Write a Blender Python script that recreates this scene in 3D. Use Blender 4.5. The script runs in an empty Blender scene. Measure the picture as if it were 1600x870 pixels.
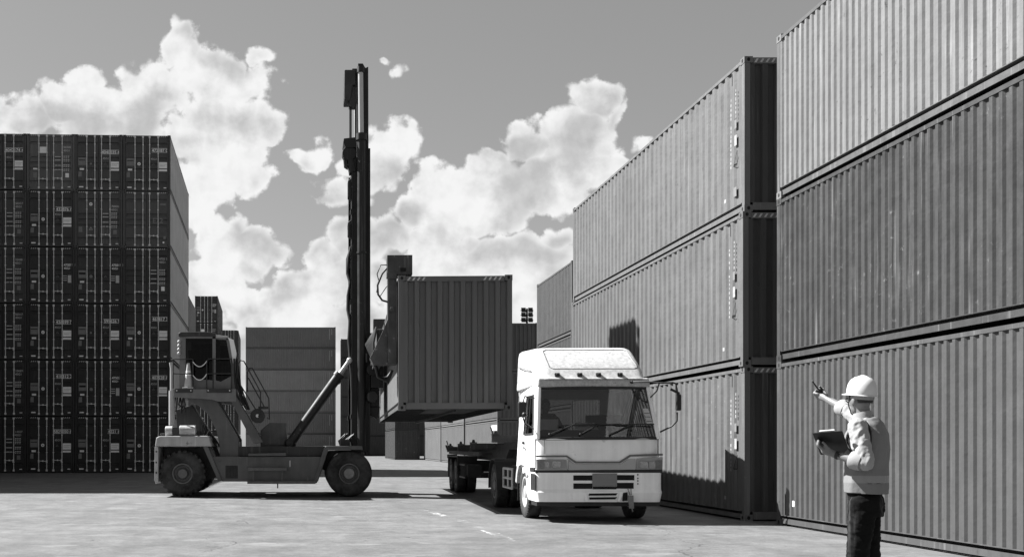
import bpy, bmesh, math, random
from mathutils import Vector, Matrix
random.seed(7)
scene = bpy.context.scene
COL = scene.collection
R = math.radians

# ------------------------------------------------------------------ camera
EYE = 1.42
cam_d = bpy.data.cameras.new('camera')
cam = bpy.data.objects.new('camera', cam_d); COL.objects.link(cam)
cam.location = (0, 0, EYE); cam.rotation_euler = (R(90), 0, 0)
cam_d.sensor_width = 36; cam_d.lens = 36*1575/1600
cam_d.shift_x = 0.2; cam_d.shift_y = 0.1625
cam_d.clip_start = .1; cam_d.clip_end = 4000
scene.camera = cam

# ------------------------------------------------------------------ view
vs = scene.view_settings
vs.view_transform = 'Standard'; vs.look = 'None'; vs.gamma = 1; vs.use_curve_mapping = False
vs.exposure = 1.72

# ------------------------------------------------------------------ sun
SUN = Vector((-.88, .40, 1.0)).normalized()
sd = bpy.data.lights.new('sun', 'SUN'); sd.energy = 4.6; sd.angle = R(.5); sd.color = (1, 1, 1)
so = bpy.data.objects.new('sun', sd); COL.objects.link(so)
so.rotation_euler = SUN.to_track_quat('Z', 'Y').to_euler(); so.location = (-40, 20, 60)

# ------------------------------------------------------------------ sky
world = bpy.data.worlds.new('World'); scene.world = world
world.use_nodes = True
wt = world.node_tree; wn = wt.nodes; wl = wt.links
wn.clear()
SKY_STRENGTH = .05
def build_world():
    out = wn.new('ShaderNodeOutputWorld'); bg = wn.new('ShaderNodeBackground')
    bg.inputs[1].default_value = SKY_STRENGTH
    wl.new(bg.outputs[0], out.inputs[0])
    sky = wn.new('ShaderNodeTexSky'); sky.sky_type = 'NISHITA'; sky.sun_disc = False
    sky.sun_elevation = math.asin(SUN.z); sky.sun_rotation = math.atan2(SUN.x, SUN.y)
    sky.altitude = 0; sky.air_density = 1; sky.dust_density = .6; sky.ozone_density = 1
    bw = wn.new('ShaderNodeRGBToBW'); wl.new(sky.outputs[0], bw.inputs[0])
    tc = wn.new('ShaderNodeTexCoord')
    sep = wn.new('ShaderNodeSeparateXYZ'); wl.new(tc.outputs['Generated'], sep.inputs[0])
    def M(op, a, b=None, c=None, tree=wt):
        n = tree.nodes.new('ShaderNodeMath'); n.operation = op
        for i, x in enumerate((a, b, c)):
            if x is None: continue
            if isinstance(x, (int, float)): n.inputs[i].default_value = x
            else: tree.links.new(x, n.inputs[i])
        return n.outputs[0]
    def V(op, a, b, tree=wt):
        n = tree.nodes.new('ShaderNodeVectorMath'); n.operation = op
        for i, x in enumerate((a, b)):
            if x is None: continue
            if isinstance(x, (tuple, list)): n.inputs[i].default_value = x
            else: tree.links.new(x, n.inputs[i])
        return n.outputs['Value'] if op == 'LENGTH' else n.outputs[0]
    ysafe = M('MAXIMUM', sep.outputs[1], .05)
    u = M('DIVIDE', sep.outputs[0], ysafe); v = M('DIVIDE', sep.outputs[2], ysafe)
    U = M('MULTIPLY_ADD', u, 15.75, 4.8); Vv = M('MULTIPLY_ADD', v, -15.75, 6.95)
    cmb = wn.new('ShaderNodeCombineXYZ'); wl.new(U, cmb.inputs[0]); wl.new(Vv, cmb.inputs[1])
    front = M('GREATER_THAN', sep.outputs[1], .06)
    # cloud banks: bearing and height of each billow (hundredths of the lens unit), half widths
    blobs = [
     (30,185,80,45),(95,165,55,45),(140,130,42,40),(170,190,110,70),(235,150,70,60),(285,82,48,48),(330,120,70,60),
     (398,95,34,22),(385,135,60,40),(410,200,45,40),(340,215,110,80),(375,270,60,40),(320,290,60,50),(300,330,40,45),
     (345,378,55,50),(395,395,70,45),(330,440,70,50),(380,470,70,45),
     (486,242,44,34),
     (612,228,54,48),(585,265,60,40),(530,302,60,26),
     (625,110,17,26),(602,93,14,7),
     (930,158,46,42),(905,215,75,60),(820,228,60,42),(762,262,60,40),(690,290,60,45),(650,330,50,40),(740,320,130,60),
     (850,290,110,60),(955,262,60,32),(1005,222,18,14),(900,270,80,50),(960,190,22,40),
     (560,378,70,45),(505,400,50,40),(610,370,50,40),(560,440,110,50),(470,470,80,50),(430,500,70,50),(690,390,80,50),
     (800,400,130,42),(870,372,45,28),(840,440,90,60),(720,450,150,70),(600,520,260,60),(400,560,200,60),(900,520,200,80),
     (-150,150,120,70),(-320,300,160,80),(-250,470,240,70),(1500,300,120,60),(1800,200,160,80),(2050,380,200,90),(1400,520,300,80),(2400,500,300,80),(-700,400,250,110)]
    g = bpy.data.node_groups.new('cloud_field', 'ShaderNodeTree')
    g.interface.new_socket('q', in_out='INPUT', socket_type='NodeSocketVector')
    g.interface.new_socket('d', in_out='OUTPUT', socket_type='NodeSocketFloat')
    gi = g.nodes.new('NodeGroupInput'); go = g.nodes.new('NodeGroupOutput')
    q0 = gi.outputs[0]
    def noise(vec, sc, det, rough, tree=g):
        n = tree.nodes.new('ShaderNodeTexNoise'); n.noise_dimensions = '2D'; n.inputs['Scale'].default_value = sc
        n.inputs['Detail'].default_value = det; n.inputs['Roughness'].default_value = rough
        tree.links.new(vec, n.inputs['Vector']); return n
    wrp = noise(q0, 1.4, 2, .55)
    w1 = V('SUBTRACT', wrp.outputs['Color'], (.5, .5, .5), g)
    w2 = V('MULTIPLY', w1, (.6, .6, 0), g)
    q = V('ADD', q0, w2, g)
    acc = None
    for (cx, cy, rx, ry) in blobs:
        n = g.nodes.new('ShaderNodeVectorMath'); n.operation = 'MULTIPLY_ADD'
        g.links.new(q, n.inputs[0]); n.inputs[1].default_value = (100/rx, 100/ry, 0); n.inputs[2].default_value = (-cx/rx, -cy/ry, 0)
        l = V('LENGTH', n.outputs[0], None, g)
        k = max(.55, min(1.35, min(rx, ry)/36))
        d = M('MULTIPLY_ADD', l, -1.15*k, 1.15*k, g)
        acc = d if acc is None else M('MAXIMUM', acc, d, tree=g)
    g.links.new(M('MINIMUM', acc, 1.0, tree=g), go.inputs[0])
    # billow detail, used twice (second time shifted towards the sun) to model the relief
    g2 = bpy.data.node_groups.new('cloud_billows', 'ShaderNodeTree')
    g2.interface.new_socket('q', in_out='INPUT', socket_type='NodeSocketVector')
    g2.interface.new_socket('d', in_out='OUTPUT', socket_type='NodeSocketFloat')
    hi = g2.nodes.new('NodeGroupInput'); ho = g2.nodes.new('NodeGroupOutput')
    n1 = noise(hi.outputs[0], 1.9, 9, .60, g2)
    vq = V('ADD', hi.outputs[0], V('MULTIPLY', V('SUBTRACT', n1.outputs['Color'], (.5, .5, .5), g2), (.5, .5, 0), g2), g2)
    vor = g2.nodes.new('ShaderNodeTexVoronoi'); vor.voronoi_dimensions = '2D'; vor.feature = 'SMOOTH_F1'; vor.inputs['Scale'].default_value = 2.6
    vor.inputs['Detail'].default_value = 1; vor.inputs['Roughness'].default_value = .4; vor.inputs['Smoothness'].default_value = .6
    g2.links.new(vq, vor.inputs['Vector'])
    a = M('MULTIPLY_ADD', n1.outputs['Fac'], 1.22, -.60, g2)
    b = M('MULTIPLY_ADD', vor.outputs['Distance'], -.36, .15, g2)
    g2.links.new(M('ADD', a, b, tree=g2), ho.inputs[0])
    def use(tree, vec):
        n = wn.new('ShaderNodeGroup'); n.node_tree = tree; wl.new(vec, n.inputs[0]); return n.outputs[0]
    def smooth(x, lo, hi):
        n = wn.new('ShaderNodeMapRange'); n.interpolation_type = 'SMOOTHSTEP'
        n.inputs['From Min'].default_value = lo; n.inputs['From Max'].default_value = hi
        wl.new(x, n.inputs['Value']); return n.outputs[0]
    fld = use(g, cmb.outputs[0]); e0 = use(g2, cmb.outputs[0]); e1 = use(g2, V('ADD', cmb.outputs[0], (-.09, -.12, 0)))
    tot = M('ADD', fld, e0)
    alpha = smooth(tot, .07, .38)
    relief = M('SUBTRACT', e0, e1)
    soft = noise(V('ADD', cmb.outputs[0], (7.3, 2.1, 0)), .8, 6, .5, wt)
    lit = M('MULTIPLY_ADD', relief, .20, .985)
    lit = M('SUBTRACT', lit, M('MULTIPLY', M('MULTIPLY', smooth(fld, .12, .8), smooth(soft.outputs['Fac'], .38, .64)), .38))
    lit = M('MINIMUM', M('MAXIMUM', lit, .55), 1.0)
    bright = M('MULTIPLY', lit, CLOUD/SKY_STRENGTH)
    alpha = M('MULTIPLY', M('MULTIPLY', alpha, front), .97)
    # thin veil near the horizon
    skyv = M('MULTIPLY', M('POWER', bw.outputs[0], .6), SKY_GAIN)
    mx = wn.new('ShaderNodeMix'); mx.data_type = 'FLOAT'
    wl.new(alpha, mx.inputs[0]); wl.new(skyv, mx.inputs[2]); wl.new(bright, mx.inputs[3])
    wl.new(mx.outputs[0], bg.inputs[0])
SKY_GAIN, CLOUD = 1.15, .285
build_world()
world.cycles.sampling_method = 'NONE'
scene.cycles.max_bounces = 6; scene.cycles.diffuse_bounces = 3; scene.cycles.glossy_bounces = 3; scene.cycles.transparent_max_bounces = 8

# ------------------------------------------------------------------ materials
MATS = {}
def mat(name, v, rough=.55, metal=0.0, var=.12, scale=1.5, streak=0.0, spots=0.0, spot_v=None, bump=0.0, spec=.4, dust=0.0, rnd=0.0):
    """grey paint / metal / rubber with blotches, vertical run marks and chipped spots"""
    if name in MATS: return MATS[name]
    m = bpy.data.materials.new(name); m.use_nodes = True
    t = m.node_tree; N = t.nodes; L = t.links
    p = N['Principled BSDF']
    p.inputs['Roughness'].default_value = rough; p.inputs['Metallic'].default_value = metal
    p.inputs['Specular IOR Level'].default_value = spec
    tc = N.new('ShaderNodeTexCoord'); oi = N.new('ShaderNodeObjectInfo')
    ad = N.new('ShaderNodeVectorMath'); ad.operation = 'MULTIPLY_ADD'
    ad.inputs[1].default_value = (1, 1, 1)
    sc = N.new('ShaderNodeVectorMath'); sc.operation = 'SCALE'; sc.inputs[0].default_value = (37, 91, 53)
    L.new(oi.outputs['Random'], sc.inputs['Scale']); L.new(tc.outputs['Object'], ad.inputs[0]); L.new(sc.outputs[0], ad.inputs[2])
    vec = ad.outputs[0]
    def noise(v_, s, d=4, r=.6):
        n = N.new('ShaderNodeTexNoise'); n.inputs['Scale'].default_value = s; n.inputs['Detail'].default_value = d
        n.inputs['Roughness'].default_value = r; L.new(v_, n.inputs['Vector']); return n.outputs['Fac']
    def rng(x, a, b, c, d):
        n = N.new('ShaderNodeMapRange'); n.inputs[1].default_value = a; n.inputs[2].default_value = b
        n.inputs[3].default_value = c; n.inputs[4].default_value = d; L.new(x, n.inputs[0]); return n.outputs[0]
    def mul(a, b):
        n = N.new('ShaderNodeMath'); n.operation = 'MULTIPLY'
        L.new(a, n.inputs[0])
        if isinstance(b, float): n.inputs[1].default_value = b
        else: L.new(b, n.inputs[1])
        return n.outputs[0]
    def mix(f, a, b):
        n = N.new('ShaderNodeMix'); n.data_type = 'FLOAT'; L.new(f, n.inputs[0])
        for i, x in ((2, a), (3, b)):
            if isinstance(x, float): n.inputs[i].default_value = x
            else: L.new(x, n.inputs[i])
        return n.outputs[0]
    base = rng(noise(vec, scale, 6, .65), .25, .75, v*(1-var), v*(1+var))
    if rnd: base = mul(base, rng(oi.outputs['Random'], 0, 1, 1-rnd, 1+rnd))
    if streak:
        mp = N.new('ShaderNodeMapping'); mp.inputs['Scale'].default_value = (7, 7, .35); L.new(vec, mp.inputs[0])
        s1 = rng(noise(mp.outputs[0], 1.0, 5, .6), .3, .7, 1-streak, 1+streak)
        base = mul(base, s1)
        mp2 = N.new('ShaderNodeMapping'); mp2.inputs['Scale'].default_value = (14, 14, .5); L.new(vec, mp2.inputs[0])
        f = mul(rng(noise(mp2.outputs[0], 1.0, 3, .5), .60, .68, 0, 1), rng(noise(vec, .6, 2), .42, .58, 0, 1))
        base = mix(mul(f, min(1.0, streak*3.2)), base, min(.7, v*1.7+.08))
    if spots:
        f = mul(rng(noise(vec, 7, 6, .75), .61, .66, 0, 1), rng(noise(vec, .7, 2), .44, .60, 0, 1))
        base = mix(mul(f, float(spots)), base, float(spot_v if spot_v is not None else v*.35))
    if dust:
        geo = N.new('ShaderNodeSeparateXYZ'); L.new(tc.outputs['Object'], geo.inputs[0])
        f = mul(rng(noise(vec, 2.5, 6, .7), .40, .65, 0, 1), float(dust))
        base = mix(f, base, .12)
    cb = N.new('ShaderNodeCombineColor')
    for i in range(3): L.new(base, cb.inputs[i])
    L.new(cb.outputs[0], p.inputs['Base Color'])
    rr = rng(noise(vec, 3.0, 4), .3, .7, max(.05, rough-.1), min(1, rough+.12)); L.new(rr, p.inputs['Roughness'])
    if bump:
        bp = N.new('ShaderNodeBump'); bp.inputs['Strength'].default_value = bump; bp.inputs['Distance'].default_value = .02
        hh = N.new('ShaderNodeMath'); hh.operation = 'MULTIPLY_ADD'; hh.inputs[1].default_value = 3.0; L.new(noise(vec, 2.2, 3), hh.inputs[0]); L.new(noise(vec, 14, 4), hh.inputs[2]); L.new(hh.outputs[0], bp.inputs['Height']); L.new(bp.outputs[0], p.inputs['Normal'])
    MATS[name] = m
    return m

def glass(name, tint, refl=.06, rough=.02, top=.9):
    m = bpy.data.materials.new(name); m.use_nodes = True
    t = m.node_tree; N = t.nodes; L = t.links; N.clear()
    o = N.new('ShaderNodeOutputMaterial'); mx = N.new('ShaderNodeMixShader'); tr = N.new('ShaderNodeBsdfTransparent')
    gl = N.new('ShaderNodeBsdfGlossy'); gl.inputs['Roughness'].default_value = rough; gl.inputs[0].default_value = (.9, .9, .9, 1)
    lw = N.new('ShaderNodeLayerWeight'); lw.inputs[0].default_value = .35
    mr = N.new('ShaderNodeMapRange'); mr.inputs[3].default_value = refl; mr.inputs[4].default_value = top
    L.new(lw.outputs['Fresnel'], mr.inputs[0]); L.new(mr.outputs[0], mx.inputs[0])
    tr.inputs[0].default_value = (tint, tint, tint, 1)
    L.new(tr.outputs[0], mx.inputs[1]); L.new(gl.outputs[0], mx.inputs[2]); L.new(mx.outputs[0], o.inputs[0])
    return m

# ------------------------------------------------------------------ mesh builder
class MB:
    def __init__(s, xf=None):
        s.v = []; s.f = []; s.m = []; s.mi = 0; s.xf = xf
    def add(s, vs, fs):
        b = len(s.v)
        for p in vs:
            p = Vector(p)
            s.v.append(s.xf @ p if s.xf else p)
        for f in fs: s.f.append([b+i for i in f]); s.m.append(s.mi)
        return s
    def hexa(s, p):
        return s.add(p, [(3,2,1,0),(4,5,6,7),(0,1,5,4),(1,2,6,5),(2,3,7,6),(3,0,4,7)])
    def box(s, x0, x1, y0, y1, z0, z1):
        return s.hexa([(x0,y0,z0),(x1,y0,z0),(x1,y1,z0),(x0,y1,z0),(x0,y0,z1),(x1,y0,z1),(x1,y1,z1),(x0,y1,z1)])
    def prism(s, poly, c0, c1, plane='xz'):
        f = {'xz': lambda a,b,c: (a,c,b), 'xy': lambda a,b,c: (a,b,c), 'yz': lambda a,b,c: (c,a,b)}[plane]
        n = len(poly)
        vs = [f(a,b,c0) for a,b in poly]+[f(a,b,c1) for a,b in poly]
        fs = [list(range(n))[::-1], list(range(n,2*n))]+[(i,(i+1)%n,n+(i+1)%n,n+i) for i in range(n)]
        return s.add(vs, fs)
    def beam(s, p0, p1, w, h, up=(0,0,1)):
        p0 = Vector(p0); p1 = Vector(p1); d = (p1-p0).normalized(); up = Vector(up)
        sx = d.cross(up)
        if sx.length < 1e-4: sx = d.cross(Vector((0,1,0)))
        sx.normalize(); uz = sx.cross(d).normalized()
        a = sx*w/2; b = uz*h/2
        return s.hexa([p0-a-b, p0+a-b, p1+a-b, p1-a-b, p0-a+b, p0+a+b, p1+a+b, p1-a+b])
    def cyl(s, p0, p1, r0, r1=None, n=14, cap=True):
        r1 = r0 if r1 is None else r1
        p0 = Vector(p0); p1 = Vector(p1); d = (p1-p0).normalized()
        a = d.orthogonal().normalized(); b = d.cross(a)
        vs = []
        for p, r in ((p0,r0),(p1,r1)):
            for i in range(n):
                t = 2*math.pi*i/n; vs.append(p+a*math.cos(t)*r+b*math.sin(t)*r)
        fs = [(i,(i+1)%n,n+(i+1)%n,n+i) for i in range(n)]
        if cap: fs += [list(range(n))[::-1], list(range(n,2*n))]
        return s.add(vs, fs)
    def pipe(s, pts, r, n=8):
        pts = [Vector(p) for p in pts]; prev = None; vs = []
        for i, p in enumerate(pts):
            d = (pts[min(i+1,len(pts)-1)]-pts[max(i-1,0)]).normalized()
            if prev is None: a = d.orthogonal().normalized()
            else:
                a = prev-d*prev.dot(d); a.normalize()
            prev = a; b = d.cross(a)
            rr = r[i] if isinstance(r, (list, tuple)) else r
            for k in range(n):
                t = 2*math.pi*k/n; vs.append(p+a*math.cos(t)*rr+b*math.sin(t)*rr)
        fs = []
        for i in range(len(pts)-1):
            for k in range(n):
                fs.append((i*n+k, i*n+(k+1)%n, (i+1)*n+(k+1)%n, (i+1)*n+k))
        fs += [list(range(n))[::-1], list(range((len(pts)-1)*n, len(pts)*n))]
        return s.add(vs, fs)
    def lathe(s, prof, c, axis, n=32, cap=False):
        c = Vector(c); d = Vector(axis).normalized(); a = d.orthogonal().normalized(); b = d.cross(a)
        vs = []
        for r, h in prof:
            for i in range(n):
                t = 2*math.pi*i/n; vs.append(c+d*h+a*math.cos(t)*r+b*math.sin(t)*r)
        k = len(prof)
        fs = [(j*n+i, j*n+(i+1)%n, (j+1)*n+(i+1)%n, (j+1)*n+i) for j in range(k-1) for i in range(n)]
        if cap: fs += [list(range(n))[::-1], list(range((k-1)*n, k*n))]
        return s.add(vs, fs)
    def loft(s, rings, n=20, power=2.0):
        """rings: (centre, half vector A, half vector B) super-ellipses, capped"""
        vs = []
        for c, A, B in rings:
            c = Vector(c); A = Vector(A); B = Vector(B)
            for i in range(n):
                t = 2*math.pi*i/n; ct, st = math.cos(t), math.sin(t)
                e = 2/power
                vs.append(c+A*math.copysign(abs(ct)**e, ct)+B*math.copysign(abs(st)**e, st))
        k = len(rings)
        fs = [(j*n+i, j*n+(i+1)%n, (j+1)*n+(i+1)%n, (j+1)*n+i) for j in range(k-1) for i in range(n)]
        fs += [list(range(n))[::-1], list(range((k-1)*n, k*n))]
        return s.add(vs, fs)
    def ball(s, c, r, n=12, sq=(1,1,1)):
        prof = []
        vs = []; fs = []
        c = Vector(c)
        m = n//2+1
        for j in range(m+1):
            ph = math.pi*j/m
            for i in range(n):
                t = 2*math.pi*i/n
                vs.append(c+Vector((math.sin(ph)*math.cos(t)*r*sq[0], math.sin(ph)*math.sin(t)*r*sq[1], math.cos(ph)*r*sq[2])))
        for j in range(m):
            for i in range(n): fs.append((j*n+i, j*n+(i+1)%n, (j+1)*n+(i+1)%n, (j+1)*n+i))
        return s.add(vs, fs)
    def quad(s, a, b, c, d): return s.add([a,b,c,d], [(0,1,2,3)])
    def mesh(s, name, recalc=True, smooth=None):
        me = bpy.data.meshes.new(name)
        me.from_pydata([tuple(p) for p in s.v], [], s.f); me.update()
        me.polygons.foreach_set('material_index', s.m)
        bm = bmesh.new(); bm.from_mesh(me)
        bmesh.ops.remove_doubles(bm, verts=bm.verts, dist=1e-5)
        if recalc: bmesh.ops.recalc_face_normals(bm, faces=bm.faces)
        bm.to_mesh(me); bm.free()
        if smooth:
            me.polygons.foreach_set('use_smooth', [True]*len(me.polygons)); me.set_sharp_from_angle(angle=R(smooth))
        return me
    def build(s, name, mats, parent=None, smooth=None, bevel=None, seg=2, recalc=True):
        me = s.mesh(name, recalc, smooth)
        if not isinstance(mats, (list, tuple)): mats = [mats]
        for m in mats: me.materials.append(m)
        return link(name, me, parent, bevel, seg)

def link(name, me, parent=None, bevel=None, seg=2, mats=None, loc=None):
    o = bpy.data.objects.new(name, me); COL.objects.link(o)
    if parent: o.parent = parent
    if loc: o.location = loc
    if mats:
        for i, m in enumerate(mats):
            if m is not None and i < len(o.material_slots):
                o.material_slots[i].link = 'OBJECT'; o.material_slots[i].material = m
    if bevel:
        b = o.modifiers.new('bevel', 'BEVEL'); b.width = bevel; b.segments = seg; b.limit_method = 'ANGLE'; b.angle_limit = R(35)
        b.harden_normals = False
    return o
def tag(o, label=None, cat=None, group=None, kind=None):
    if label: o['label'] = label
    if cat: o['category'] = cat
    if group: o['group'] = group
    if kind: o['kind'] = kind
    return o
def thing(name, label, cat, loc=(0,0,0), rz=0.0, group=None):
    o = bpy.data.objects.new(name, None); COL.objects.link(o)
    o.location = loc; o.rotation_euler = (0,0,rz); o.empty_display_size = .3
    return tag(o, label, cat, group)

_txt = {}
def text_verts(s, size):
    key = (s, size)
    if key in _txt: return _txt[key]
    cu = bpy.data.curves.new('txt', 'FONT'); cu.body = s; cu.size = size; cu.offset = size*.018
    ob = bpy.data.objects.new('txt', cu); COL.objects.link(ob)
    dg = bpy.context.evaluated_depsgraph_get()
    me = bpy.data.meshes.new_from_object(ob.evaluated_get(dg))
    r = ([v.co.copy() for v in me.vertices], [list(p.vertices) for p in me.polygons])
    bpy.data.objects.remove(ob); bpy.data.meshes.remove(me); bpy.data.curves.remove(cu)
    _txt[key] = r
    return r
# ================================================================== ground
def ground():
    me = MB(); me.add([(-900,-60,0),(900,-60,0),(900,1500,0),(-900,1500,0)], [(0,1,2,3)])
    m = bpy.data.materials.new('yard_concrete'); m.use_nodes = True
    t = m.node_tree; N = t.nodes; L = t.links; p = N['Principled BSDF']
    p.inputs['Specular IOR Level'].default_value = .25
    tc = N.new('ShaderNodeTexCoord'); vec = tc.outputs['Object']
    def noise(s, d=5, r=.6, sx=1, sy=1):
        mp = N.new('ShaderNodeMapping'); mp.inputs['Scale'].default_value = (sx, sy, 1); L.new(vec, mp.inputs[0])
        n = N.new('ShaderNodeTexNoise'); n.inputs['Scale'].default_value = s; n.inputs['Detail'].default_value = d
        n.inputs['Roughness'].default_value = r; L.new(mp.outputs[0], n.inputs['Vector']); return n
    def rng(x, a, b, c, d):
        n = N.new('ShaderNodeMapRange'); n.inputs[1].default_value = a; n.inputs[2].default_value = b
        n.inputs[3].default_value = c; n.inputs[4].default_value = d; L.new(x, n.inputs[0]); return n.outputs[0]
    def mth(op, a, b):
        n = N.new('ShaderNodeMath'); n.operation = op
        for i, x in enumerate((a, b)):
            if isinstance(x, (int, float)): n.inputs[i].default_value = x
            else: L.new(x, n.inputs[i])
        return n.outputs[0]
    def mix(f, a, b):
        n = N.new('ShaderNodeMix'); n.data_type = 'FLOAT'; L.new(f, n.inputs[0])
        for i, x in ((2, a), (3, b)):
            if isinstance(x, (int, float)): n.inputs[i].default_value = x
            else: L.new(x, n.inputs[i])
        return n.outputs[0]
    v = rng(noise(.16, 6, .62).outputs['Fac'], .3, .7, .103, .142)
    v = mth('MULTIPLY', v, rng(noise(1.3, 6, .65).outputs['Fac'], .3, .7, .72, 1.22))
    v = mth('MULTIPLY', v, rng(noise(5.5, 6, .75).outputs['Fac'], .32, .68, .78, 1.18))
    v = mth('MULTIPLY', v, rng(noise(.5, 5, .6, .35, 1.6).outputs['Fac'], .32, .68, .93, 1.06))
    v = mth('MULTIPLY', v, rng(noise(24, 4, .75).outputs['Fac'], .28, .72, .80, 1.18))
    v = mth('MULTIPLY', v, rng(noise(110, 2, .7).outputs['Fac'], .3, .7, .86, 1.12))
    # pale worn patches
    f = mth('MULTIPLY', rng(noise(.9, 7, .72, .6, 1.2).outputs['Fac'], .57, .64, 0, 1), .6)
    v = mix(f, v, .20)
    # dark oil and tyre stains
    f = mth('MULTIPLY', rng(noise(.42, 5, .62, 1, 1.5).outputs['Fac'], .60, .72, 0, 1), .45)
    v = mix(f, v, .06)
    f = mth('MULTIPLY', rng(noise(4.2, 5, .62).outputs['Fac'], .665, .70, 0, 1), .75)
    v = mix(f, v, .025)
    # faint tyre tracks curving along the lane
    wv = N.new('ShaderNodeTexWave'); wv.inputs['Scale'].default_value = .17; wv.inputs['Distortion'].default_value = 9
    wv.inputs['Detail'].default_value = 2; wv.inputs['Detail Scale'].default_value = .35
    L.new(vec, wv.inputs[0])
    f = mth('MULTIPLY', rng(wv.outputs['Fac'], .88, .99, 0, 1), .22)
    v = mix(f, v, .07)
    # hairline cracks
    wq = noise(.8, 4, .6).outputs['Color']
    vm = N.new('ShaderNodeVectorMath'); vm.operation = 'MULTIPLY_ADD'; vm.inputs[1].default_value = (1.6, 1.6, 0)
    L.new(wq, vm.inputs[0]); L.new(vec, vm.inputs[2])
    vo = N.new('ShaderNodeTexVoronoi'); vo.feature = 'DISTANCE_TO_EDGE'; vo.inputs['Scale'].default_value = .13
    L.new(vm.outputs[0], vo.inputs['Vector'])
    ck = mth('MULTIPLY', rng(vo.outputs['Distance'], .0008, .0035, 1, 0), rng(noise(.25, 2).outputs['Fac'], .47, .62, 0, .55))
    v = mix(ck, v, .025)
    cb = N.new('ShaderNodeCombineColor')
    for i in range(3): L.new(v, cb.inputs[i])
    L.new(cb.outputs[0], p.inputs['Base Color'])
    L.new(rng(noise(1.1, 5).outputs['Fac'], .3, .7, .72, .95), p.inputs['Roughness'])
    bp = N.new('ShaderNodeBump'); bp.inputs['Strength'].default_value = .35; bp.inputs['Distance'].default_value = .03
    h = mth('ADD', mth('MULTIPLY', noise(9, 5, .65).outputs['Fac'], .5), mth('MULTIPLY', ck, -1.2))
    L.new(h, bp.inputs['Height']); L.new(bp.outputs[0], p.inputs['Normal'])
    tag(me.build('ground', m), 'pale cracked concrete yard with oil stains and tyre tracks', 'ground', kind='structure')
    # worn white stripe
    m2 = bpy.data.materials.new('worn_stripe_paint'); m2.use_nodes = True
    t = m2.node_tree; N = t.nodes; L = t.links; p = N['Principled BSDF']
    p.inputs['Base Color'].default_value = (.75,.75,.75,1); p.inputs['Roughness'].default_value = .8
    tc = N.new('ShaderNodeTexCoord'); vec = tc.outputs['Object']
    a = rng(noise(3.2, 7, .75).outputs['Fac'], .52, .60, 0, 1)
    a = mth('MULTIPLY', a, rng(noise(.55, 2, .5).outputs['Fac'], .43, .58, 0, .8))
    L.new(a, p.inputs['Alpha'])
    b = MB(); b.add([(3.06,11.6,.004),(3.24,11.6,.004),(3.0,18.7,.004),(2.82,18.7,.004)], [(0,1,2,3)])
    b.add([(2.82,18.7,.004),(3.0,18.7,.004),(2.2,26.0,.004),(2.05,26.0,.004)], [(0,1,2,3)])
    tag(b.build('worn_lane_stripe', m2), 'worn flaking white stripe across the concrete in front of the truck', 'road marking', kind='structure')
ground()

# ================================================================== shipping containers
W = 2.438
HC, STD = 2.896, 2.591
STEEL = mat('galvanised_steel', .62, .45, .0, .15, 6)
HOLE = mat('black_hollow', .008, .9)
GASKET = mat('door_seal_rubber', .02, .8)
WHITE = mat('white_lettering', .78, .6, 0, .08, 8)
DIMWHITE = mat('faded_lettering', .42, .6, 0, .15, 8)
PLACARD = mat('grey_placard', .17, .5, 0, .2, 9)
SIDEW = mat('side_stencil_paint', .30, .6, 0, .3, 14)
FLOOR = mat('container_underside', .010, .8, 0, .3, 2)
_mc = {}
def cached(key, fn):
    if key not in _mc: _mc[key] = fn()
    return _mc[key]
def slots(me, n):
    for i in range(n): me.materials.append(MATS['black_hollow'])
    return me

def frame_mesh(L, H, beams):
    b = MB()
    for sx in (-1, 1):
        xo = sx*(W/2-.006); xi = sx*(W/2-.11)
        for y0, y1 in ((.006,.12),(L-.12,L-.006)): b.box(min(xo,xi), max(xo,xi), y0, y1, .11, H-.11)
        def rl(o, i, z0, z1): xo, xi = sx*(W/2-o), sx*(W/2-i); b.box(min(xo,xi), max(xo,xi), .165, L-.165, z0, z1)
        rl(.004, .07, H-.095, H-.036)                  # top side rail
        rl(.004, .10, .176, .188)                      # lip under the side panel
        rl(.024, .04, .040, .128)                      # bottom rail plate, hollow slot above it
    for y0, y1 in ((.01,.09),(L-.09,L-.01)):
        b.box(-W/2+.17, W/2-.17, y0, y1, H-.13, H-.02)
        b.box(-W/2+.17, W/2-.17, y0, y1, .03, .155)
        b.box(-W/2+.17, W/2-.17, y0+.01, y1-.01, .155, .17)
    b.mi = 1
    b.box(-W/2+.11, W/2-.11, .09, L-.09, .10, .17); b.box(-W/2+.09, W/2-.09, .17, L-.17, .171, .175)
    b.box(-.03, .03, .09, L-.09, -.029, .099)  # added dark web, blocks light showing through the gap between stacked boxes
    if beams:
        y = .5
        while y < L-.4:
            b.box(-W/2+.076, W/2-.076, y, y+.06, .03, .099); y += .33
    return slots(b.mesh('frame'), 2)

def side_mesh(L, H, pitch, s):
    dp = .030 if pitch < .2 else .036
    b = MB(); y0, y1 = .12, L-.12
    n = round((y1-y0-.1)/pitch); p = (y1-y0-.1)/n
    o = W/2-.011; i = o-dp
    pts = [(o, y0)]
    y = y0+.05
    for k in range(n):
        pts += ([(o, y)] if k else [])+[(o, y+p*.34), (i, y+p*.50), (i, y+p*.84)]
        y += p
    pts += [(o, y), (o, y1)]
    vs = [];
    for x, yy in pts: vs += [(s*x, yy, .188), (s*x, yy, H-.095)]
    b.add(vs, [(2*k, 2*k+2, 2*k+3, 2*k+1) for k in range(len(pts)-1)])
    return slots(b.mesh('side_panel', recalc=True), 1)

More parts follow.
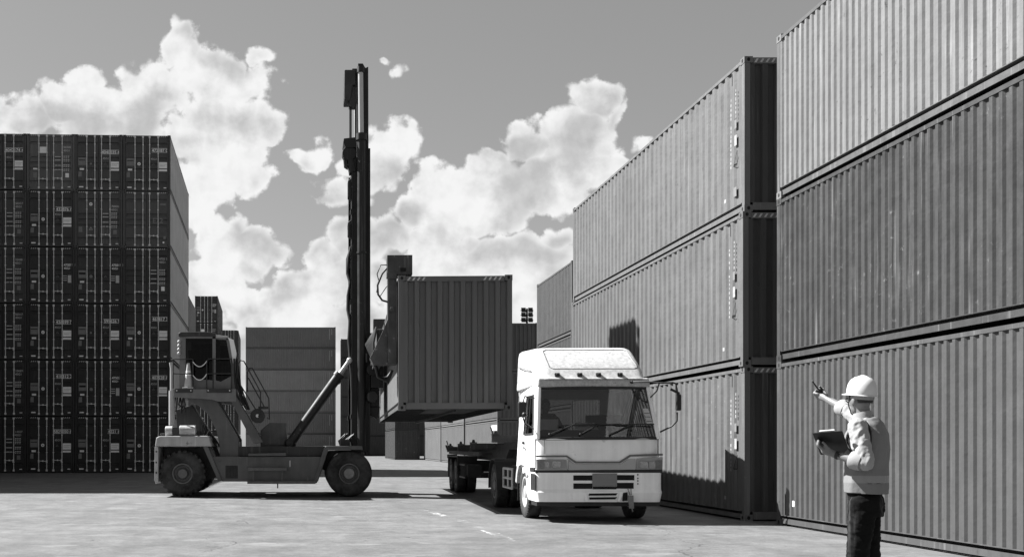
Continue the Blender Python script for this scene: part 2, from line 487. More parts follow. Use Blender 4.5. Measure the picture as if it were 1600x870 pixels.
def end_mesh(H):
    b = MB(); x0, x1 = -W/2+.11, W/2-.11
    n = 9; p = (x1-x0)/n; o = .020; i = .078; pts = [(x0, o)]
    for k in range(n):
        x = x0+k*p
        pts += [(x+p*.38, o), (x+p*.48, i), (x+p*.90, i), (x+p, o)]
    vs = []
    for x, y in pts: vs += [(x, y, .17), (x, y, H-.13)]
    b.add(vs, [(2*k, 2*k+2, 2*k+3, 2*k+1) for k in range(len(pts)-1)])
    return slots(b.mesh('end_panel'), 1)

def roof_mesh(L, H):
    b = MB(); n = int(L/.42); p = (L-.2)/n; pts = []
    for k in range(n):
        y = .1+k*p; pts += [(y, H-.048), (y+p*.2, H-.048), (y+p*.4, H-.03), (y+p*.8, H-.03)]
    pts.append((L-.1, H-.048))
    vs = []
    for y, z in pts: vs += [(-W/2+.06, y, z), (W/2-.06, y, z)]
    b.add(vs, [(2*k, 2*k+1, 2*k+3, 2*k+2) for k in range(len(pts)-1)])
    return slots(b.mesh('roof'), 1)

def casting_mesh():
    b = MB(); b.box(-.08, .08, -.088, .088, -.059, .059)
    b.mi = 1
    for ax, sgn in (('x',1),('x',-1),('y',1),('y',-1)):
        pts = []
        for k in range(12):
            t = 2*math.pi*k/12; a = .030*math.cos(t); c = .036*math.sin(t)
            pts.append((sgn*.0815, a, c) if ax == 'x' else (a, sgn*.0895, c))
        b.add(pts, [list(range(12))])
    return slots(b.mesh('corner_casting', recalc=False), 2)

def door_mesh(H, s):
    """one leaf with pressed horizontal channels; s=-1 left, +1 right"""
    b = MB(); x0, x1 = sorted((s*.012, s*(W/2-.13)))
    zs = [.17]
    ch = [H-2.46, H-1.78, H-1.50, H-1.22, H-.46]
    prof = [(.030, .17)]
    for c in ch:
        prof += [(.030, c-.075), (.085, c-.055), (.085, c+.055), (.030, c+.075)]
    prof.append((.030, H-.135))
    vs = []
    for y, z in prof: vs += [(x0+.05, y, z), (x1-.05, y, z)]
    b.add(vs, [(2*k, 2*k+1, 2*k+3, 2*k+2) for k in range(len(prof)-1)])
    b.box(x0, x0+.05, .02, .09, .17, H-.135); b.box(x1-.05, x1, .02, .09, .17, H-.135)
    # hinges
    for z in (.35, .95, H-1.0, H-.4):
        xx = s*(W/2-.10); b.box(min(xx, xx-s*.10), max(xx, xx-s*.10), .002, .018, z-.03, z+.03)
    b.mi = 1; b.box(x0-.0, x1+.0, .092, .1, .165, H-.13)
    return slots(b.mesh('door'), 2)
def rod_mesh(H):
    b = MB(); b.cyl((0,-.012,.10),(0,-.012,H-.07), .021, n=8)
    for z in (.13, H-.11): b.box(-.045, .045, -.035, .02, z-.05, z+.05)
    for z in (.55, 1.05, H-.95, H-.5): b.box(-.035, .035, -.03, .028, z-.02, z+.02)
    return slots(b.mesh('lock_rod'), 1)
def handle_mesh():
    b = MB(); b.beam((0,-.03,0),(.40,-.03,-.01), .02, .028)
    b.box(.18,.24,-.045,.025,-.035,.035); b.box(.38,.44,-.04,.028,-.10,.05); b.box(-.03,.03,-.04,0,-.06,.06)
    return slots(b.mesh('handle'), 1)
def stripe_mesh(full):
    b = MB(); y = .008
    spans = [(-W/2+.19, W/2-.19)] if full else [(-W/2+.19, -W/2+.62), (W/2-.62, W/2-.19)]
    for a, c in spans:
        x = a
        while x+.1 <= c:
            b.add([(x,y,0),(x+.04,y,0),(x+.085,y,.07),(x+.045,y,.07)], [(0,1,2,3)]); x += .105
    return slots(b.mesh('hazard_stripes', recalc=False), 1)

def marks_mesh(items):
    """items: ('q',x0,x1,z0,z1,slot) plates, ('c',x,z,r,slot) discs, ('t',x,z,size,text,slot), ('tri',x,z,r,slot)"""
    b = MB(); k = 0
    for it in items:
        b.mi = it[-1]; y = .024-.0012*(k % 7); k += 1
        if it[0] == 'q':
            _, x0, x1, z0, z1, _s = it; b.add([(x0,y,z0),(x1,y,z0),(x1,y,z1),(x0,y,z1)], [(0,1,2,3)])
        elif it[0] in 'c':
            _, x, z, r, _s = it; b.add([(x+r*math.cos(t*math.pi/8), y, z+r*math.sin(t*math.pi/8)) for t in range(16)], [list(range(16))])
        elif it[0] == 'tri':
            _, x, z, r, _s = it
            o = [(x-r,y,z-r*.6),(x+r,y,z-r*.6),(x,y,z+r)]; w = .62
            c = Vector((x,y,z-.06*r)); inn = [tuple(c+(Vector(p)-c)*w) for p in o]
            b.add(o+inn, [(0,1,4,3),(1,2,5,4),(2,0,3,5)])
        else:
            _, x, z, sz, s, _s = it; vs, fs = text_verts(s, sz)
            b.add([(x+p.x, y, z+p.y) for p in vs], fs)
    return b.mesh('door_markings', recalc=False)
def add_marks(root, items):
    """figures, weight table, and each plate or sticker as a part of its own"""
    groups = {'number_marking': []}
    k = 0
    while k < len(items):
        it = items[k]
        if it[0] == 't': groups['number_marking'].append(it)
        elif it[0] == 'q' and it[-1] == 1: groups.setdefault('weight_line%d%d' % (int((it[3]+.06)*5.3), it[1] > .6), []).append(it)
        elif it[0] == 'q':
            sub = [it]
            while k+1 < len(items) and items[k+1][0] == 'q' and items[k+1][-1] != it[-1] and items[k+1][1] >= it[1] and items[k+1][2] <= it[2] and items[k+1][3] >= it[3] and items[k+1][4] <= it[4]: k += 1; sub.append(items[k])
            if it[4]-it[3] < .03: groups['number_marking'].append(it)
            else: groups['placard%d' % k] = sub
        elif it[0] == 'c':
            sub = [it]
            if k+1 < len(items) and items[k+1][0] == 'c': k += 1; sub.append(items[k])
            groups['ring_sticker%d' % k] = sub
        else: groups['warning_triangle%d' % k] = [it]
        k += 1
    for name, its in groups.items():
        if not its: continue
        me = marks_mesh(its)
        for m_ in (WHITE, DIMWHITE, PLACARD, HOLE): me.materials.append(m_)
        link(name.rstrip('0123456789'), me, root)

def make_container(loc, rz, L, H, pitch, paint, label, group, end='blind', detail=2, stripes=0, beams=False, marks=None, side=None, endp=None, framep=None, cat='container'):
    root = thing('shipping_container', label, cat, loc, rz, group)
    fm = cached(('f',L,H,beams), lambda: frame_mesh(L,H,beams)); link('frame', fm, root, mats=[framep or paint, FLOOR])
    for s in (-1, 1):
        link('side_panel', cached(('s',L,H,pitch,s), lambda: side_mesh(L,H,pitch,s)), root, mats=[side or paint])
    link('roof', cached(('r',L,H), lambda: roof_mesh(L,H)), root, mats=[paint])
    e = cached(('e',H), lambda: end_mesh(H))
    o = link('end_panel', e, root, mats=[paint]); o.location = (0, L, 0); o.rotation_euler = (0,0,math.pi)
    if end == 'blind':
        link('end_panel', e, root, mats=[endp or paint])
    else:
        for s in (-1, 1):
            d = link('door', cached(('d',H,s), lambda: door_mesh(H,s)), root, mats=[paint, GASKET])
            for x in ((.15,.585) if s > 0 else (-.60,-.19)):
                link('lock_rod', cached(('rod',H), lambda: rod_mesh(H)), d, mats=[STEEL], loc=(x, 0, 0))
            if detail > 1:
                link('handle', cached('h', handle_mesh), d, mats=[STEEL], loc=((.15 if s > 0 else -.60), 0, .60+random.uniform(-.02,.06)))
        if marks: add_marks(root, marks)
    if stripes: link('hazard_stripes', cached(('st',stripes), lambda: stripe_mesh(stripes > 1)), root, mats=[DIMWHITE], loc=(0, 0, H-.11))
    if detail > 0:
        cm = cached('cc', casting_mesh)
        for x in (-W/2+.08, W/2-.08):
            for y in (.088, L-.088):
                for z in (.059, H-.059): link('corner_casting', cm, root, mats=[paint, HOLE], loc=(x, y, z))
    return root

def paint(name, v, rough=.5, streak=.10, spots=.5, var=.12, spot_v=None):
    return mat(name, v*.65, rough, 0, var, .7, streak, spots, spot_v, bump=.18)

# ---- door markings of the tall stack on the left: (kind, upper number)
H = HC
def marks_boxed(num, seed, ring):
    rr = random.Random(seed); z = H-.97+rr.choice((0, .12, -.06, .05)) ; it = []
    vs, fs = text_verts(num, .215); w = max(p.x for p in vs)
    x0 = 1.07-w
    it += [('t', x0, z, .215, num, 0), ('q', x0-.02, 1.08, z+.168, z+.185, 0), ('q', x0-.02, 1.08, z-.03, z-.014, 0)]
    it += [('t', .20, H-1.27, .15, '45G1', 1), ('q', .62, 1.06, H-1.70, H-1.38, 0), ('q', .66, 1.02, H-1.50, H-1.485, 2), ('q', .66, .95, H-1.58, H-1.565, 2), ('q', .62, 1.06, H-1.85, H-1.75, 0)]
    it += [('q', -1.06, -.64, H-1.58, H-1.18, 2), ('q', -1.02, -.68, H-1.34, H-1.30, 3), ('q', -.97, -.75, H-1.83, H-1.73, 0), ('q', -1.05, -.87, H-2.17, H-1.90, 2)]
    it += [('q', -1.0, -.78, H-2.76, H-2.66, 0), ('q', .86, 1.0, H-2.75, H-2.68, 0)]
    if ring: it += [('c', -.40, H-1.48, .085, 0), ('c', -.40, H-1.48, .035, 2)]
    else: it += [('c', -.40, H-1.50, .06, 2)]
    it += [('tri', .34, H-1.5, .07, 2)]
    return it
def marks_column(num, seed, light=1):
    rr = random.Random(seed); it = []
    z = H-.72+rr.choice((0, .1, -.12))
    it += [('t', .64, z, .15, num, light), ('t', .64, z-.17, .15, '45G1', light)]
    for k, dz in enumerate((1.16, 1.33, 1.60, 1.82)):
        it += [('q', .20, .33+.1*rr.random(), H-dz-.03, H-dz+.02, 1), ('q', .37, .50, H-dz-.03, H-dz+.02, 1)]
        for j in range(3):
            it += [('q', .64+.11*j, .72+.11*j, H-dz-.01, H-dz+.045, 1), ('q', .64+.11*j, .71+.11*j, H-dz-.085, H-dz-.045, 1)]
    it += [('q', .74, .92, H-2.22, H-2.0, 0 if seed % 2 else 2), ('q', .86, 1.0, H-2.75, H-2.69, 0)]
    if seed % 3 == 0: it += [('c', -.40, H-.68, .085, 0), ('c', -.40, H-.68, .035, 2), ('tri', -.40, H-1.95, .10, 1), ('q', -1.03, -.84, H-2.12, H-1.84, 2)]
    if seed % 3 == 1: it += [('q', -.56, -.22, H-.98, H-.66, 0), ('q', -.9, -.68, H-1.83, H-1.75, 0), ('q', -.9, -.7, H-2.25, H-1.98, 2)]
    return it
def marks_small(num, seed):
    it = [('t', .66, H-.97, .165, num, 0), ('t', .66, H-1.14, .15, '45G1', 0)]
    it += [('q', -1.06, -.64, H-1.58, H-1.18, 2), ('q', -1.02, -.68, H-1.40, H-1.30, 3), ('q', -.97, -.75, H-1.83, H-1.73, 0), ('q', -1.05, -.87, H-2.17, H-1.90, 2)]
    it += [('c', -.40, H-1.50, .085, 0 if seed % 2 else 2), ('c', -.40, H-1.50, .035, 2), ('q', -1.0, -.78, H-2.76, H-2.66, 0), ('q', .86, 1.0, H-2.75, H-2.68, 0)]
    for j in range(3): it.append(('q', .62, .82, H-1.50-.11*j, H-1.46-.11*j, 1))
    it += [('q', .86, 1.04, H-1.83, H-1.44, 1), ('tri', .34, H-1.5, .07, 2)]
    return it
rows = [
 [('b','4042174 4'),('c','503003 3'),('b','4040035 6'),('b','472187 0')],
 [('c','503175 1'),('b','432876 6'),('c','700006 1'),('f','E22')],
 [('c','10448 3'),('s','475039 8'),('s','475015 5'),('c','4705 2')],
 [('c','503172 8'),('b','436599 0'),('b','595626 5'),('b','465817 3')],
 [('c','104376 8'),('b','418312 2'),('s','475021 7'),('b','407528 6')],
 [('c','143277 1'),('b','5829050 6'),('b','4221 6'),('s','475504 1')]]
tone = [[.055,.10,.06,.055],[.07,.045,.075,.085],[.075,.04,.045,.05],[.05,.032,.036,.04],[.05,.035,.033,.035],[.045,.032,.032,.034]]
rowname = ['top','second','third','fourth','fifth','bottom']
colname = ['first','second','third','last']
kindname = {'b':'boxed white number','c':'small stencilled figures','s':'ring sticker','f':'faded letters'}
LEFT = Vector((-7.05, 52.0, 0)); LROT = R(2.3)
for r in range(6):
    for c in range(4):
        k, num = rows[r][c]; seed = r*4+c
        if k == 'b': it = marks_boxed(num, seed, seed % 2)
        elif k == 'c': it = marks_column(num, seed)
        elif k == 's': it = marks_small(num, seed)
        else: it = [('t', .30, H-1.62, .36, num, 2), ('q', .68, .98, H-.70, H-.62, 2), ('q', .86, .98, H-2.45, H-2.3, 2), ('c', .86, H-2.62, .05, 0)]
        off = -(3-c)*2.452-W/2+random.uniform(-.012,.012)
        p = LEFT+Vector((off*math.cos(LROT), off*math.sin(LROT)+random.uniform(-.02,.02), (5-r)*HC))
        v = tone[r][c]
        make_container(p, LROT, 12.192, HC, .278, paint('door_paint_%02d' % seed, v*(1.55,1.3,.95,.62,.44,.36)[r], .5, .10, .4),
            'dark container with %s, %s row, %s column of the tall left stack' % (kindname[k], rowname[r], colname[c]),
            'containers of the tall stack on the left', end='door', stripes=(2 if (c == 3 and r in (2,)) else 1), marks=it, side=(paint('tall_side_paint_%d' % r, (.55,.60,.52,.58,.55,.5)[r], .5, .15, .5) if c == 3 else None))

# ---- two rows in the block that stands outside the picture on the left and shades the yard
for bay in range(2):
    for c in range(3 if bay == 0 else 1):
        for k in range(6):
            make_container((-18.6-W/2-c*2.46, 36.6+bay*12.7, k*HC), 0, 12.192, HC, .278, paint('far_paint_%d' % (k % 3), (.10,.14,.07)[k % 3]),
                'dark container of the block standing outside the left picture edge', 'containers outside the left picture edge', detail=0)

# ---- right wall, stack nearest to the camera
nearx = 8.38+W/2
pn = [paint('near_bottom_paint', .099, .45, .05, .35), paint('near_middle_paint', .068, .45, .24, .55, spot_v=.2), paint('near_top_paint', .232, .5, .14, 1.0, spot_v=.05)]
nl = ['smooth mid grey container on the ground right behind the pointing man', 'scratched darkest grey container, middle of the three behind the pointing man', 'pale streaked container, topmost of the three nearest on the right']
for k in range(3):
    make_container((nearx, 18.0-12.192, k*HC), 0, 12.192, HC, .178, pn[k], nl[k], 'containers of the right hand wall', framep=paint('near_rail_paint_%d' % k, (.10,.066,.135)[k], .5, .15, .8, spot_v=.03))
# ---- right wall, stack behind the truck
midx = 8.18+W/2
pm = [paint('mid_bottom_paint', .165, .48, .12, .35, spot_v=.35), paint('mid_middle_paint', .168, .48, .10, .5), paint('mid_top_paint', .183, .48, .10, .5)]
ml = ['grey container with stencilled column and the truck shadow, on the ground beside the truck',
      'light grey container with arrow mark and mast shadow, middle one above the truck cab', 'light grey container with three square patches, top of the stack behind the truck']
def side_marks(root, kind):
    """stencils on the long side that faces the lane (x = -W/2)"""
    b = MB(); x = -W/2+.0075; rr = random.Random(kind)
    def q(y0, y1, z0, z1, mi=0):
        b.mi = mi; b.add([(x,y0,z0),(x,y1,z0),(x,y1,z1),(x,y0,z1)], [(0,1,2,3)])
    z = HC-.60
    while z > HC-1.95:                      # long column
        h = rr.uniform(.05,.075)
        if rr.random() > .12: q(.62-.02, .62+.022*rr.uniform(0,1), z-h*rr.uniform(.6,1), z)
        z -= h+.022
    z = HC-.48
    while z > HC-.98:                       # short column
        h = rr.uniform(.05,.07); q(.40-.016, .40+.02*rr.uniform(0,1), z-h*rr.uniform(.6,1), z); z -= h+.022
    q(.36,.46,HC-1.55,HC-1.35,0)
    q(.37,.46,HC-1.22,HC-1.06,1)
    b.mi = 2                                # arrow like triangle outline
    t = [(.50,HC-1.93),(.33,HC-1.93),(.33,HC-1.66)]
    for i in range(3):
        a, c = t[i], t[(i+1) % 3]
        d = Vector((c[0]-a[0], c[1]-a[1])); n = Vector((-d.y, d.x)).normalized()*.009
        b.add([(x,a[0]-n.x,a[1]-n.y),(x,c[0]-n.x,c[1]-n.y),(x,c[0]+n.x,c[1]+n.y),(x,a[0]+n.x,a[1]+n.y)], [(0,1,2,3)])
    if kind == 2: q(.37,.50,HC-2.52,HC-2.34,1)
    q(.84,.93,.36,.43,0)
    q(.55,.575,HC-.36,HC-.13,2)
    b.build('side_markings', [SIDEW, PLACARD, HOLE], root, recalc=False)
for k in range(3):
    r_ = make_container((midx+(.0,-.03,.0)[k], 18.86, k*HC), 0, 12.192, HC, .315, pm[k], ml[k], 'containers of the right hand wall', stripes=2, endp=paint('shaded_end_paint_%d' % k, .075, .55, .12, .5))  # facing end panels painted darker than the sides to deepen their shade
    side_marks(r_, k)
# near stack: small white sticker
b = MB(); x = -W/2+.0075
b.add([(x,11.55,.36),(x,11.62,.36),(x,11.62,.46),(x,11.55,.46)], [(0,1,2,3)])
b.build('side_sticker', WHITE, [o for o in COL.objects if o.get('label') == nl[0]][0], recalc=False)
# ---- short stack further back
for k in range(3):
    make_container((10.42+W/2, 39.7, k*HC), 0, 6.058, HC, .24, paint('short_paint_%d' % k, (.12,.09,.11)[k], .5, .1, .5),
        'short grey container, %s of three beyond the stack behind the truck' % ('bottom','middle','top')[k], 'short containers behind the right hand wall')
# ---- long row far behind the trailer
far = [(60.0,3,(.16,.14,.13)),(72.9,2,(.17,.20)),(85.6,2,(.20,.16))]
nm = ['nearest bay of the far row behind the trailer', 'middle bay of the far row behind the trailer', 'last bay of the far row behind the trailer']
for i, (y, n, vs_) in enumerate(far):
    for k in range(n):
        r_ = make_container((11.31+W/2, y, k*HC), 0, 12.192, HC, .3, paint('row_paint_%d%d' % (i,k), vs_[k], .5, .08, .3),
            '%s grey container with sunlit long side, %s' % (('bottom','second','top')[k], nm[i]), 'containers of the far row on the right', detail=1)
        if i == 0 and k == 0:
            b = MB(); x = -W/2+.0075
            b.add([(x,.15,2.3),(x,2.0,2.3),(x,2.0,2.62),(x,.15,2.62)], [(0,1,2,3)])
            b.add([(x,1.45,1.75),(x,1.95,1.75),(x,1.95,1.98),(x,1.45,1.98)], [(0,1,2,3)])
            b.build('side_sticker', WHITE, r_, recalc=False)
for k in range(2):
    make_container((8.52+W/2, 98.0, k*HC), 0, 12.192, HC, .3, paint('end_paint_%d' % k, (.07,.05)[k], .5, .1, .8, spot_v=.4),
        '%s dark ended container at the far end of the lane under the lifted box' % ('lower','upper')[k], 'containers at the end of the lane', detail=1)
# ---- six high block across the end of the yard
for k in range(6):
    r_ = make_container((-8.33, 135.2+W, k*HC), R(-90), 12.192, HC, .3, paint('cross_paint_%d' % k, (.24,.21,.29,.34,.23,.21)[k], .55, .06, .2),
        'dark grey crosswise container, %s from the ground in the far block behind the handler' % ('first','second','third','fourth','fifth','sixth')[k],
        'crosswise containers behind the handler', detail=1)
    # stencils at the right hand end of the long side
    b = MB(); rr = random.Random(k); x = W/2-.0075
    for yy in (11.35, 11.65):
        z = HC-.3
        while z > HC-(1.7 if yy < 11.5 else 1.0): b.add([(x,yy-.05,z-.09),(x,yy+.05*rr.uniform(.3,1),z-.09),(x,yy+.05,z),(x,yy-.05,z)], [(0,1,2,3)]); z -= .13
    b.build('side_markings', DIMWHITE, r_, recalc=False)
for k in range(6):
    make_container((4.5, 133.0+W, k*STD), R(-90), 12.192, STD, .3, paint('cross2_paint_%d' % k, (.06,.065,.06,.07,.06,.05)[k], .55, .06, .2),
        'dark crosswise container, %s from the ground in the far block behind the mast' % ('first','second','third','fourth','fifth','sixth')[k],
        'crosswise containers behind the mast', detail=1)
# ---- stacks receding behind the tall left one
hs = [HC, HC, STD, STD]; z = 0
for k in range(4):
    make_container((-7.58-W/2, 64.7, z), LROT, 6.058, hs[k], .24, paint('back_paint_%d' % k, (.14,.16,.16,.2)[k], .5, .08, .3),
        'short pale container directly behind the tall left stack, %s of four' % ('lowest','second','third','topmost')[k], 'short containers behind the tall left stack', detail=1)
    z += hs[k]
def plain_marks(seed):
    return marks_small('475%03d' % (100+seed*37), seed) if seed % 2 else marks_column('503%03d' % (100+seed*29), seed)
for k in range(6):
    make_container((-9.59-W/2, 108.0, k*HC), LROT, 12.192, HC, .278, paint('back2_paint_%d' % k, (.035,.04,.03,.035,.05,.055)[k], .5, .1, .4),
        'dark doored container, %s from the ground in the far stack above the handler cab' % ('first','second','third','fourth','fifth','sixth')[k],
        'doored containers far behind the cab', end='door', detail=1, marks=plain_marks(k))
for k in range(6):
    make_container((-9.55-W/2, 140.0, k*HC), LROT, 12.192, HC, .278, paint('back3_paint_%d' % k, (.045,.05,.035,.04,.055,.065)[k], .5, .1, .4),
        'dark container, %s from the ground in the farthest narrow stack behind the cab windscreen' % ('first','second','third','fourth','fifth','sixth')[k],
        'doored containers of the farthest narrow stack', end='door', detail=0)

# ---- the container in the air
AIR = Vector((1.955, 21.65, 2.165)); AROT = R(-2.2)
axx = Vector((math.cos(AROT), math.sin(AROT), 0)); axy = Vector((-math.sin(AROT), math.cos(AROT), 0))
air = make_container(AIR+axx*W/2, AROT, 12.192, HC, .278, paint('lifted_paint', .135, .45, .03, .15, .06),
    'clean grey container hanging in the air from the handler beside the white truck', None, stripes=1, beams=True, side=paint('lifted_sunlit_side_paint', .24, .45, .04, .2, .06))  # side panels painted paler than the ends to brighten the sunlit face
b = MB()                                                        # twist lock pockets and tunnel under the floor
for sx in (-1, 1):
    b.hexa([(sx*.62,.12,.03),(sx*.72,.12,.03),(sx*.42,1.6,.03),(sx*.32,1.6,.03),(sx*.62,.12,.12),(sx*.72,.12,.12),(sx*.42,1.6,.12),(sx*.32,1.6,.12)])
b.box(-.55,.55,.1,3.2,.02,.034)
b.build('gooseneck_tunnel', FLOOR, air)
# ================================================================== container handler
HY = 27.5                                   # near side of the machine
HS = thing('container_handler', 'grey container handler with a tall mast, big tyres and a railed cab', 'forklift', (0.0, HY, 0))
XF = Matrix.Translation((0, -HY, 0))
def fx(px, Y=HY): return (px-480)*Y/1575
def fz(py, Y=HY): return EYE+(695-py)*Y/1575
def P2(pts, Y=HY): return [(fx(a,Y), fz(b,Y)) for a, b in pts]
HP = mat('handler_paint', .085, .5, 0, .25, 2.2, .10, .8, .04)
HPD = mat('handler_dark_paint', .024, .55, 0, .3, 2.5, .1, .6, .12)
HPL = mat('handler_pale_paint', .36, .5, 0, .18, 2.5, .10, .8, .08)
MASTM = mat('mast_steel', .010, .5, .1, .35, 3, .1, .6, .12)
RUB = mat('tyre_rubber', .02, .85, 0, .35, 5, dust=.35, bump=.3)
HUB = mat('wheel_hub_steel', .12, .6, .2, .35, 6, spots=.8, spot_v=.25)
CHROME = mat('chrome_rod', .42, .35, .2, .05, 4)
BLK = mat('black_rubber_hose', .015, .55)
DGLASS = glass('dark_cab_glass', .10, .0, .02, .25)
INT = mat('cab_interior', .008, .8)
def hb(): return MB(XF)

def tyre_meshes(r, w, ri, lugs, deep, front=1):
    t = MB(); h = w/2
    prof = [(ri, -h*.62), (ri+.03, -h*.80), (ri+(r-ri)*.35, -h*.98), (ri+(r-ri)*.7, -h*1.0), (r-.05, -h*.93), (r-.018, -h*.78), (r-.006, -h*.4), (r-.002, 0),
            (r-.006, h*.4), (r-.018, h*.78), (r-.05, h*.93), (ri+(r-ri)*.7, h*1.0), (ri+(r-ri)*.35, h*.98), (ri+.03, h*.80), (ri, h*.62)]
    t.lathe(prof, (0,0,0), (0,1,0), 56)
    for k in range(max(lugs, 0)):
        for s in (-1, 1):
            a = 2*math.pi*(k+(.25 if s > 0 else -.25))/lugs
            ca, sa = math.cos(a), math.sin(a); ct = Vector((-sa, 0, ca)); rad = Vector((ca, 0, sa)); ax = Vector((0, 1, 0))
            wd = math.pi*r/lugs*.55
            pts = []
            for rr, g in ((r-.055, 1.0), (r+deep, .82)):
                for y, sk in ((s*h*.06, -.2), (s*h*(.985 if g == 1.0 else .90), .35)):
                    for d in (-1, 1): pts.append(rad*rr+ax*y+ct*(d*wd*g+sk*wd))
            o = [0,1,3,2,4,5,7,6]
            t.hexa([pts[i] for i in o])
    rim = MB()
    rim.lathe([(ri+.012,-h*.66),(ri+.012,-h*.74),(ri-.02,-h*.76),(ri-.035,-h*.60),(ri-.05,-h*.30),(ri*.55,-h*.22),(ri*.52,-h*.55),(ri*.45,-h*.66),(0.001,-h*.68)], (0,0,0), (0,1,0), 40)
    rim.lathe([(ri+.012,h*.66),(ri+.012,h*.74),(ri-.02,h*.76),(ri-.035,h*.60),(ri*.5,h*.3),(0.001,h*.3)], (0,0,0), (0,1,0), 40)
    for k in range(14):
        a = 2*math.pi*k/14; rr = ri*.74
        rim.cyl((rr*math.cos(a), -h*.23, rr*math.sin(a)), (rr*math.cos(a), -h*.42, rr*math.sin(a)), .018, n=6)
    return t.mesh('tyre', smooth=38), rim.mesh('rim', smooth=38)
tm, rm = tyre_meshes(.622, .52, .27, 24, .012); tm.materials.append(RUB); rm.materials.append(HUB)
tm2, rm2 = tyre_meshes(.636, .48, .27, 0, .0); tm2.materials.append(RUB); rm2.materials.append(HUB)
def hwheel(x, y, tmesh, rmesh, flip=False):
    t = link('tyre', tmesh, HS); t.location = (x, y, .638)
    t.rotation_euler = (0, random.uniform(0, 1), math.pi if flip else 0)
    link('rim', rmesh, t)
xr, xf_ = fx(284), fx(546)
for x_, y_ in ((fx(546), .28),):
    hb_ = MB(); hb_.lathe([(.145,-.02),(.15,-.06),(.13,-.085),(.06,-.095),(.001,-.097)], (0,0,0), (0,1,0), 28); HUBM = hb_.mesh('hub', smooth=40); HUBM.materials.append(mat('hub_grey', .24, .55, .1, .35, 7, spots=.8, spot_v=.03))
hwheel(xr, .34, tm, rm); hwheel(xr, 3.1, tm, rm, True)
hwheel(xf_, .28, tm2, rm2); h_ = link('hub', HUBM, HS, loc=(xf_, .20, .638)); hwheel(xf_, .86, tm2, rm2); hwheel(xf_, 2.6, tm2, rm2, True); hwheel(xf_, 3.18, tm2, rm2, True)

Y0, Y1 = HY+.02, HY+3.4
# rear counterweight
b = hb()
b.prism(P2([(242,697),(244,683),(249,681),(326,680.5),(331,697)]), Y0, Y1)
b.build('counterweight', HPL, HS, bevel=.03)
b = hb()
b.prism(P2([(241.5,697.5),(247,697.5),(247,752),(243,756),(241,750)]), Y0, Y1)
b.mi = 1
for k in (705, 722, 738): b.cyl((fx(244), Y0-.012, fz(k)), (fx(244), Y0+.02, fz(k)), .028, n=8)
b.build('bumper', [HPL, HPD], HS, bevel=.015)
# rear fender
for ya, yb in ((Y0, Y0+.72), (Y1-.72, Y1)):
    b = hb(); b.prism(P2([(317,697.5),(325,697.5),(347,751),(341,751.5)]), ya, yb); b.build('fender', HP, HS, bevel=.01)
b = hb(); b.prism(P2([(248,698),(317,698),(338,745),(318,752),(300,712),(250,712)]), Y0+.78, Y1-.78)
b.build('wheel_housing', HPD, HS, bevel=.01)
# main frame
b = hb()
b.prism(P2([(325,713),(510,713),(497,752),(347,752)]), Y0+.06, Y0+.34); b.prism(P2([(325,713),(510,713),(497,752),(347,752)]), Y1-.34, Y1-.06)
b.prism(P2([(345,700),(505,700),(505,735),(345,735)]), Y0+.9, Y1-.9)
b.mi = 1
b.box(fx(352), fx(371), Y0+.045, Y0+.062, fz(747), fz(727))
for k in range(7): xx = fx(353.5+k*2.6); b.box(xx, xx+.018, Y0+.03, Y0+.046, fz(746), fz(728))
b.build('chassis', [HP, HPD], HS, bevel=.012)
b = hb(); b.prism(P2([(371,697),(508,697),(508,712.5),(371,712.5)]), Y0+.25, Y1-.25); b.mi = 1
b.prism(P2([(388,712),(447,712),(447,707),(388,708)]), Y0-.02, Y0+.26); b.prism(P2([(365,690),(372,690),(372,712),(365,712)]), Y0+.3, Y0+1.0)
b.build('upper_frame', [HPD, HP], HS, bevel=.012)
b = hb(); b.box(fx(388), fx(448), Y0-.16, Y0+.055, fz(735), fz(730)); b.box(fx(387), fx(493), Y0-.22, Y0+.055, fz(755), fz(751))
for xx in (395, 440, 480): b.box(fx(xx), fx(xx+2), Y0-.12, Y0-.08, fz(752), fz(734) if xx < 450 else fz(745))
b.cyl((fx(434),Y0-.1,fz(755)), (fx(434),Y0-.1,fz(762)), .02, n=6)
b.build('side_step', mat('step_steel', .11, .6, .1, .3, 5, .1, .8, .03), HS, bevel=.008)
b = hb(); b.box(fx(452), fx(454), Y0+.05, Y0+.058, fz(729), fz(719)); b.build('warning_label', DIMWHITE, HS)
# front fender
fp = [(506,700),(509.5,696.3),(566,696.5),(567,702.5),(513,702.5),(495,754.5),(489.5,754.5)]
for ya, yb in ((Y0-.02, Y0+.72), (Y1-.72, Y1+.02)):
    b = hb(); b.prism(P2(fp), ya, yb); b.build('fender', HP, HS, bevel=.012)
b = hb(); b.prism(P2([(513,703),(560,703),(556,730),(505,735)]), Y0+.76, Y1-.76); b.build('axle_housing', HPD, HS, bevel=.03)
# engine deck box, centre of machine
YC = HY+1.0
b = hb(); b.prism([(fx(407,YC), fz(700,YC)), (fx(407,YC), fz(672,YC)), (fx(421,YC), fz(660,YC)), (fx(447,YC), fz(660,YC)), (fx(449,YC), fz(700,YC))], YC, YC+1.2)
b.build('hydraulic_tank', HP, HS, bevel=.02)
b = hb(); b.box(fx(415,YC), fx(447,YC), YC-.25, YC-.01, fz(703,YC), fz(694,YC))
b.build('pump_housing', HPD, HS, bevel=.01)
